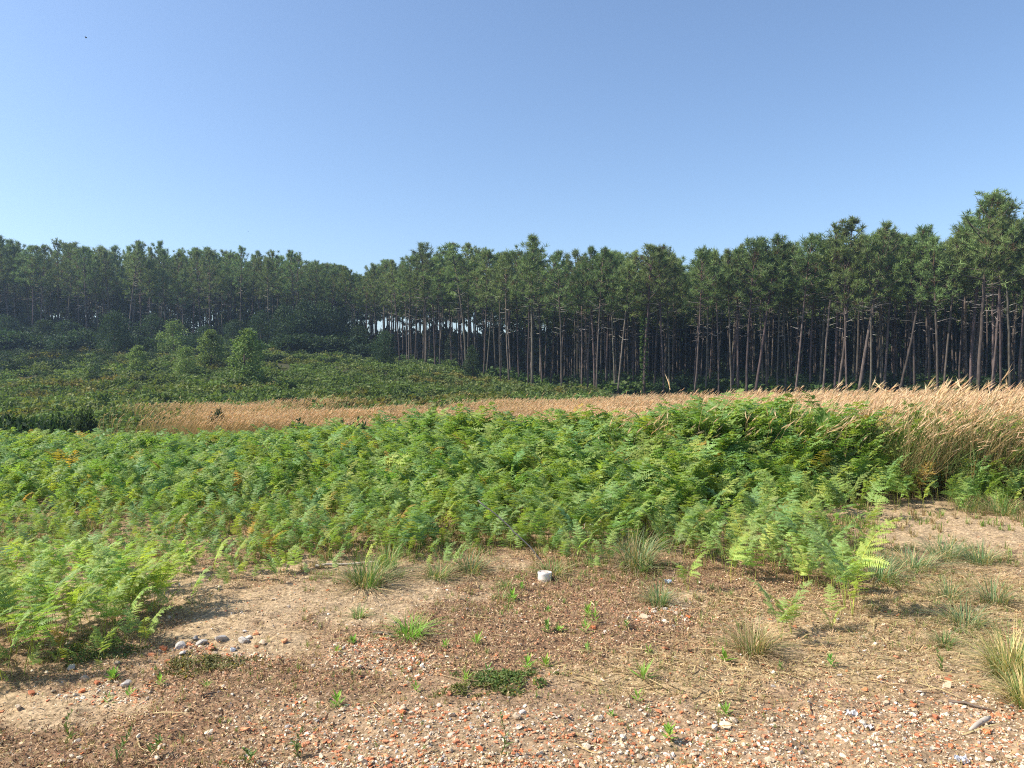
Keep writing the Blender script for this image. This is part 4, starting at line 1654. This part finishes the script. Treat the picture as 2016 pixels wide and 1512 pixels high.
def add_piece(kind, u, v, wpx, col, label, group=None, k=None, flatz=1.0, yaw=None, wy=1.0):
    x, y, z = at(u, v)
    w = wpx / F * y / 2 * (1.12 if v < 1300 else .92)
    tp_ = (st_hi if kind == 'stone' else sh_hi)
    V_, T_, C_ = tp_[int(U(0, len(tp_))) if k is None else k]
    nm = 'stone' if kind == 'stone' else 'brick_fragment'
    o = bpy.data.objects.new(nm, mesh_from(nm, V_, T_, np.tile(np.asarray(col) * U(.85, 1.1), (len(V_), 1)), [M_stone], flat=True))
    COL.link(o)
    o.location = (x, y, z + w * .22 * flatz + .003)
    o.rotation_euler = (U(-.3, .3), U(-.3, .3), U(0, 6.28) if yaw is None else yaw)
    o.scale = (w, w * wy, w * flatz)
    tag(o, label, 'stone' if kind == 'stone' else 'brick fragment', group)
    return o


G1 = 'grey stones and rubble at the sandy edge'
for (u, v, w, kd, c, lab) in [
    (355, 1276, 26, 'stone', GREY[1], 'round grey stone in the rubble row, beside the dark pair'), (395, 1272, 24, 'stone', GREY[0], 'dark grey stone in the middle of the rubble row'),
    (382, 1262, 18, 'stone', GREY[2], 'dark small stone on top of the rubble row'), (436, 1262, 26, 'stone', GREY[1], 'pale grey stone at the upper end of the rubble row'),
    (478, 1265, 24, 'stone', GREY[0], 'jagged grey-white stone near the far end of the rubble row'), (488, 1258, 14, 'stone', PALE[3], 'white chip on the jagged grey stone of the rubble row'),
    (515, 1270, 18, 'stone', PALE[2], 'beige stone closing the right end of the rubble row'), (358, 1290, 16, 'stone', GREY[1], 'small grey stone under the round grey one'),
    (417, 1280, 20, 'brick', BRICK[1], 'brick piece between grey stones in the rubble row'), (320, 1283, 18, 'brick', BRICK[0], 'upright red brick piece at the left end of the rubble row'),
    (330, 1306, 22, 'brick', BRICK[3], 'dark red brick piece below the rubble row'), (300, 1294, 22, 'brick', BRICK[1], 'brick sliver left of the rubble row'), (503, 1252, 18, 'brick', BRICK[2], 'orange brick bit on the far end of the rubble row'),
    (558, 1268, 18, 'brick', BRICK[2], 'lone orange brick bit right of the rubble row'), (457, 1284, 12, 'stone', (.42, .43, .45), 'small bluish stone under the rubble row'),
    (164, 1342, 26, 'stone', PALE[2], 'large pale grey stone near the sandy edge, by the weed'), (137, 1320, 22, 'stone', GREY[1], 'grey stone half hidden in litter above the large pale one'), (90, 1327, 12, 'stone', PALE[0], 'small white stone at the end of the low mat'),
    (188, 1350, 22, 'brick', BRICK[3], 'dull red brick piece right of the large pale stone'), (160, 1366, 24, 'brick', BRICK[0], 'flat red brick piece below the large pale stone'), (247, 1352, 26, 'stone', GREY[1], 'flat bluish grey stone right of the weed'),
    (228, 1310, 16, 'stone', PALE[2], 'beige stone above the weed on the sandy edge'), (33, 1398, 26, 'stone', PALE[2], 'pale buried stone near the lower left edge of sand'), (60, 1370, 24, 'brick', BRICK[3], 'dull brick lump in litter at the far left'),
    (1288, 1203, 11, 'stone', PALE[0], 'white stone at the left end of the little heap'), (1294, 1199, 10, 'stone', PALE[3], 'white stone on the back of the little heap'), (1304, 1197, 9, 'stone', PALE[0], 'white stone at the back middle of the little heap'),
    (1311, 1202, 13, 'stone', GREY[1], 'grey stone in the middle of the little white heap'), (1321, 1196, 13, 'stone', PALE[0], 'cream stone at the back right of the little heap'), (1290, 1208, 10, 'stone', PALE[3], 'white stone low on the left of the little heap'),
    (1331, 1212, 13, 'stone', PALE[0], 'white upright stone right of the little heap'), (1343, 1218, 12, 'stone', PALE[3], 'white stone touching the bright orange brick piece'), (1357, 1218, 16, 'brick', (.6, .17, .06), 'bright orange brick piece at the right end of the little heap'),
    (1309, 1228, 14, 'stone', PALE[0], 'white stone below the little heap'), (1268, 1218, 20, 'stone', PALE[2], 'beige pointed stone left of the little heap'), (1238, 1220, 12, 'stone', PALE[0], 'pale pinkish stone far left of the little heap'), (1291, 1252, 9, 'brick', (.6, .2, .07), 'small orange brick chip below the little heap')]:
    add_piece(kd, u, v, w, c, lab, G1 if u < 700 else 'little heap of white stones')
add_piece('brick', 1922, 1356, 36, BRICK[1], 'long flat brick shard beside the straw-coloured tuft', 'larger finds on the gravel', 1, .5, -.35, .45)
add_piece('brick', 1872, 1344, 20, BRICK[3], 'dark red brick piece with a pale pebble against it', 'larger finds on the gravel')
add_piece('brick', 1848, 1338, 20, (.62, .38, .27), 'pinkish square brick piece left of the dark red one', 'larger finds on the gravel')
add_piece('stone', 1870, 1356, 26, PALE[2], 'grey and cream stone below the dark red brick piece', 'larger finds on the gravel')
add_piece('stone', 1812, 1365, 20, GREY[1], 'flat grey slate chip left of the grey and cream stone', 'larger finds on the gravel', None, .35)
add_piece('brick', 1778, 1366, 20, BRICK[1], 'brick piece left of the grey slate chip', 'larger finds on the gravel')
add_piece('brick', 1805, 1421, 18, BRICK[0], 'red brick piece below the white crumpled plastic', 'larger finds on the gravel')
add_piece('brick', 1945, 1446, 24, (.58, .2, .08), 'orange brick piece under the grey stick', 'larger finds on the gravel')
add_piece('brick', 1800, 1392, 24, (.56, .22, .10), 'wide orange brick shard left of the straw tuft below the slate', 'larger finds on the gravel', None, .5)
add_piece('stone', 1700, 1428, 18, PALE[3], 'white faceted stone right of the crumpled plastic', 'larger finds on the gravel')
add_piece('stone', 1512, 1482, 20, PALE[3], 'large whitish stone on red and white gravel, low middle', 'larger finds on the gravel')
add_piece('brick', 1248, 1470, 18, BRICK[3], 'ring-marked red brick piece on the gravel left of the dark weed', 'larger finds on the gravel')
add_piece('stone', 1430, 1432, 30, PALE[0], 'flat cream stone slab above the dense gravel', 'larger finds on the gravel', None, .4)
add_piece('brick', 1460, 1455, 22, (.58, .2, .08), 'flat orange brick piece below the cream slab', 'larger finds on the gravel', None, .5)
add_piece('brick', 1488, 1380, 18, (.55, .18, .07), 'orange brick piece alone below the half-dry tuft', 'larger finds on the gravel')
add_piece('stone', 1524, 1329, 14, PALE[3], 'white stone between straw and the half-dry tuft', 'larger finds on the gravel')
add_piece('stone', 1735, 1340, 24, PALE[0], 'cream stone at the lower edge of the straw', 'larger finds on the gravel')
add_piece('stone', 1780, 1345, 18, PALE[2], 'beige stone right of the cream one at the straw edge', 'larger finds on the gravel')
add_piece('brick', 1668, 1325, 14, (.58, .22, .09), 'small orange brick piece right of the straw weed', 'larger finds on the gravel')
for (grp, lab, kd, n, pal, box) in [
    ('brick fragments on the gravel', 'red orange brick fragment among pale gravel, one of many alike', 'brick', 95, BRICK, (560, 2010, 1400, 1508)),
    ('brick fragments on brown litter', 'small brick fragment scattered on brown litter above the gravel', 'brick', 40, BRICK, (560, 1780, 1265, 1395)),
    ('pale stones on the gravel', 'pale stone among the mixed gravel, one of many alike', 'stone', 95, PALE[:4], (480, 2010, 1395, 1508)),
    ('pale stones on brown litter', 'small pale stone scattered on brown litter at the lower left', 'stone', 30, PALE, (20, 520, 1360, 1505))]:
    for _ in range(n):
        u = U(box[0], box[1])
        v = box[3] - (box[3] - box[2]) * U(0, 1) ** 1.3
        add_piece(kd, u, v, np.clip(np.exp(rng.normal(2.35, .35)), 6, 24) * np.interp(v, [1260, 1510], [.7, 1.1]), pal[int(U(0, len(pal)))], lab, grp)


def lathe(prof, n=36):
    prof = np.asarray(prof, float)
    a = np.arange(n) / n * 2 * np.pi
    V = np.stack([prof[:, None, 0] * np.cos(a), prof[:, None, 0] * np.sin(a), np.repeat(prof[:, None, 1], n, 1)], -1).reshape(-1, 3)
    T = []
    for i in range(len(prof) - 1):
        for k in range(n):
            p, q = i * n + k, i * n + (k + 1) % n
            T += [(p, q, p + n), (q, q + n, p + n)]
    return V, np.array(T)


# the white pipe end with its recessed cap
x, y, z = at(1072, 1142)
pz = z
pe = empty('drain_pipe', (x, y, z - .03), (R(-4), R(2), 0))
v, t = lathe([(.054, -.10), (.054, .0), (.054, .015), (.054, .03), (.054, .045), (.054, .068), (.0555, .072), (.0565, .078), (.0562, .086), (.0545, .090), (.0515, .090), (.0505, .087), (.0505, .081), (.0505, .0)])
dirt = np.clip(1.1 - (v[:, 2] - .01) / .05, 0, 1) * (.4 + .6 * vn(np.arctan2(v[:, 1], v[:, 0]) * 3, v[:, 2] * 60, 3))
child('pipe_wall', mesh_from('pipe_wall', v, t, np.array([[.72, .675, .63]]) * (1 - dirt[:, None]) + np.array([[.40, .29, .19]]) * dirt[:, None], [M_plain]), pe)
v, t = lathe([(.0502, .070), (.0502, .0845), (.049, .0865), (.043, .0855), (.041, .0835), (.02, .0835), (.0001, .0838)])
child('cap', mesh_from('cap', v, t, np.tile((.66, .46, .41), (len(v), 1)), [M_plain]), pe)
tag(pe, 'short white plastic pipe end with a pinkish cap sticking out of the ground', 'pipe')

# dark cable from beside the pipe into the bracken
x0, y0, z0 = at(1075, 1112)
pts_c = []
for s in np.linspace(0, 1, 14):
    u = 1075 + (940 - 1075) * s + 10 * math.sin(s * 3.1)
    yy_ = y0 + .10 + s * 0.35
    v = 1112 + (985 - 1112) * s
    pts_c.append(((u - 1008) / F * yy_, yy_, EYE - (v - HOR) / F * yy_ - .02 * (1 - s)))
pts_c = np.array(pts_c) + rng.normal(0, .004, (14, 3))
v, t = tube(pts_c, .006, 8)
o = bpy.data.objects.new('cable', mesh_from('cable', v, t, np.tile((.10, .095, .09), (len(v), 1)), [M_plain]))
COL.link(o)
tag(o, 'dark stiff cable slanting from beside the white pipe up into the ferns', 'cable')

# pale pole lying at the sand edge
x0, y0, z0 = at(620, 1120)
x1, y1, z1 = at(775, 1110)
P = np.linspace((x0, y0, z0 + .02), (x1, y1, z1 + .02), 8)
P[:, 2] += .006 * np.sin(np.arange(8) * 1.7)
P[:, 1] += .01 * np.sin(np.arange(8) * .8)
v, t = tube(P, np.linspace(.011, .008, 8), 8)
o = bpy.data.objects.new('wooden_pole', mesh_from('wooden_pole', v, t, np.tile((.52, .44, .34), (len(v), 1)), [M_plain]))
COL.link(o)
tag(o, 'pale weathered pole lying on the sand behind the spreading grass tuft', 'pole')

# grey stick on the gravel
x0, y0, z0 = at(1912, 1446)
x1, y1, z1 = at(1950, 1424)
P = np.linspace((x0, y0, z0 + .012), (x1, y1, z1 + .022), 7)
P[:, 2] += [0, .003, .004, .001, .004, .002, 0]
P[:, 0] += [0, .003, .002, -.002, 0, .003, .004]
v, t = tube(P, [.005, .010, .0115, .0115, .012, .011, .008], 9)
o = bpy.data.objects.new('wooden_stick', mesh_from('wooden_stick', v, t, np.tile((.42, .36, .29), (len(v), 1)), [M_plain]))
COL.link(o)
tag(o, 'short grey weathered stick lying over an orange brick piece', 'stick')
for (ua, va, ub, vb, r_, lab) in [(735, 1253, 775, 1262, .012, 'dark rotten stick on the ground left of the sedge-like tuft'), (395, 1376, 425, 1370, .006, 'thin brown twig in litter below the creeping mat'),
                                  (1870, 1385, 1960, 1408, .008, 'dark thin twig under the straw-coloured tuft'), (740, 1545, 860, 1480, .004, 'thin dry twig across the gravel at the lower edge')]:
    a_, b_ = at(ua, va), at(ub, vb)
    P = np.linspace(np.array(a_) + [0, 0, r_], np.array(b_) + [0, 0, r_ * 1.6], 6)
    P[1:-1, 2] += U(0, r_, 4)
    P[1:-1, 1] += U(-r_, r_, 4) * 1.5
    v, t = tube(P, np.linspace(r_, r_ * .5, 6), 6)
    o = bpy.data.objects.new('twig', mesh_from('twig', v, t, np.tile((.13, .095, .07), (len(v), 1)), [M_plain]))
    COL.link(o)
    tag(o, lab, 'twig')


def scrap(u, v, w, h, seed, col, label):
    """crumpled sheet of plastic"""
    r = np.random.default_rng(seed)
    x, y, z = at(u, v)
    n = 9
    gx, gy = np.meshgrid(np.linspace(-.5, .5, n), np.linspace(-.5, .5, n))
    zz_ = r.uniform(0, 1, (n, n)) * h + h * .4 * np.sin(gx * 7 + 1) * np.cos(gy * 6)
    V_ = np.stack([gx * w + r.uniform(-.06, .06, (n, n)) * w, gy * w * .7 + r.uniform(-.06, .06, (n, n)) * w, zz_ + .01], -1).reshape(-1, 3)
    i_ = (np.arange(n - 1)[:, None] * n + np.arange(n - 1)[None]).ravel()
    T_ = np.concatenate([np.stack([i_, i_ + 1, i_ + n + 1], 1), np.stack([i_, i_ + n + 1, i_ + n], 1)])
    o = bpy.data.objects.new('plastic_scrap', mesh_from('plastic_scrap', V_, T_, np.tile(col, (len(V_), 1)), [M_plain], flat=True))
    COL.link(o)
    o.location = (x, y, z)
    tag(o, label, 'plastic scrap')


scrap(1160, 1050, .10, .09, 1, (.75, .70, .62), 'crumpled white scrap at the bracken edge behind the pipe')
scrap(1680, 1415, .045, .022, 2, (.66, .64, .61), 'crumpled white plastic scrap lying on the gravel')
scrap(1712, 1440, .04, .012, 3, (.64, .61, .57), 'flat whitish plastic flake below the crumpled scrap on the gravel')
scrap(1316, 1152, .05, .025, 4, (.55, .62, .70), 'pale blue plastic bit above the little heap of white stones')
scrap(1897, 1508, .05, .022, 5, (.62, .63, .66), 'shiny white plastic bit at the lower picture edge')


# ------------------------------------------------------------------ birds
def bird(u, v, dist, span, flap, label):
    x, y = (u - 1008) / F * dist, dist
    z = EYE + (HOR - v) / F * dist
    e = empty('bird', (x, y, z), (R(20), R(55), R(30)))
    P = np.array([(-.5, 0, 0), (-.3, 0, .01), (0, 0, .02), (.25, 0, .02), (.4, 0, .02), (.5, 0, .01)]) * span * .45
    vb, tb_ = tube(P, np.array([.004, .025, .07, .06, .045, .008]) * span, 8)
    B = Bag()
    B.add(vb, tb_, (.05, .045, .04))
    for s in (-1, 1):
        w = np.array([(.10, 0, .02), (-.08, 0, .02), (.12, .25 * s, .02 + flap * .25), (-.06, .25 * s, .02 + flap * .25), (-.02, .5 * s, .02 + flap * .42), (-.12, .48 * s, .02 + flap * .40)]) * span
        w2 = w - np.array([0, 0, .012 * span])
        V_ = np.vstack([w, w2])
        T_ = [(0, 2, 1), (1, 2, 3), (2, 4, 3), (3, 4, 5), (6, 7, 8), (7, 9, 8), (8, 9, 10), (9, 11, 10), (0, 6, 2), (2, 6, 8), (1, 3, 7), (3, 9, 7), (2, 8, 4), (4, 8, 10), (3, 5, 9), (5, 11, 9), (4, 10, 5), (5, 10, 11)]
        B.add(V_, T_, (.05, .045, .04))
    tl = np.array([(-.2, 0, .0), (-.36, .05, .0), (-.36, -.05, .0), (-.2, 0, .012), (-.36, .05, .008), (-.36, -.05, .008)]) * span
    B.add(tl, [(0, 1, 2), (3, 5, 4), (0, 3, 1), (1, 3, 4), (1, 4, 2), (2, 4, 5), (2, 5, 0), (0, 5, 3)], (.05, .045, .04))
    B.build('body', M_plain, e)
    tag(e, label, 'bird')


bird(171, 76, 32, .22, .5, 'tiny dark bird flying high in the pale sky')
bird(489, 456, 60, .16, .4, 'very tiny distant bird just above the hill wood')

# ------------------------------------------------------------------ haze
HAZE = 0.0005
if HAZE > 0:
    m, nt, out = new_mat('haze')
    pv = nt.nodes.new('ShaderNodeVolumePrincipled')
    pv.inputs['Color'].default_value = (.55, .75, 1, 1)
    pv.inputs['Density'].default_value = HAZE
    pv.inputs['Anisotropy'].default_value = .45
    nt.links.new(pv.outputs[0], out.inputs['Volume'])
    lo = float(GZ.min()) - 1
    a_, b_ = np.array([-705, -65, lo]), np.array([705, 905, 34.])
    V_ = np.array([[(a_, b_)[i][0], (a_, b_)[j][1], (a_, b_)[k][2]] for i in (0, 1) for j in (0, 1) for k in (0, 1)])
    q = [(0, 1, 3, 2), (4, 6, 7, 5), (0, 4, 5, 1), (2, 3, 7, 6), (0, 2, 6, 4), (1, 5, 7, 3)]
    T_ = [t for f_ in q for t in ((f_[0], f_[1], f_[2]), (f_[0], f_[2], f_[3]))]
    o = bpy.data.objects.new('haze', mesh_from('haze', V_, T_, None, [m]))
    COL.link(o)
    tag(o, kind='stuff')
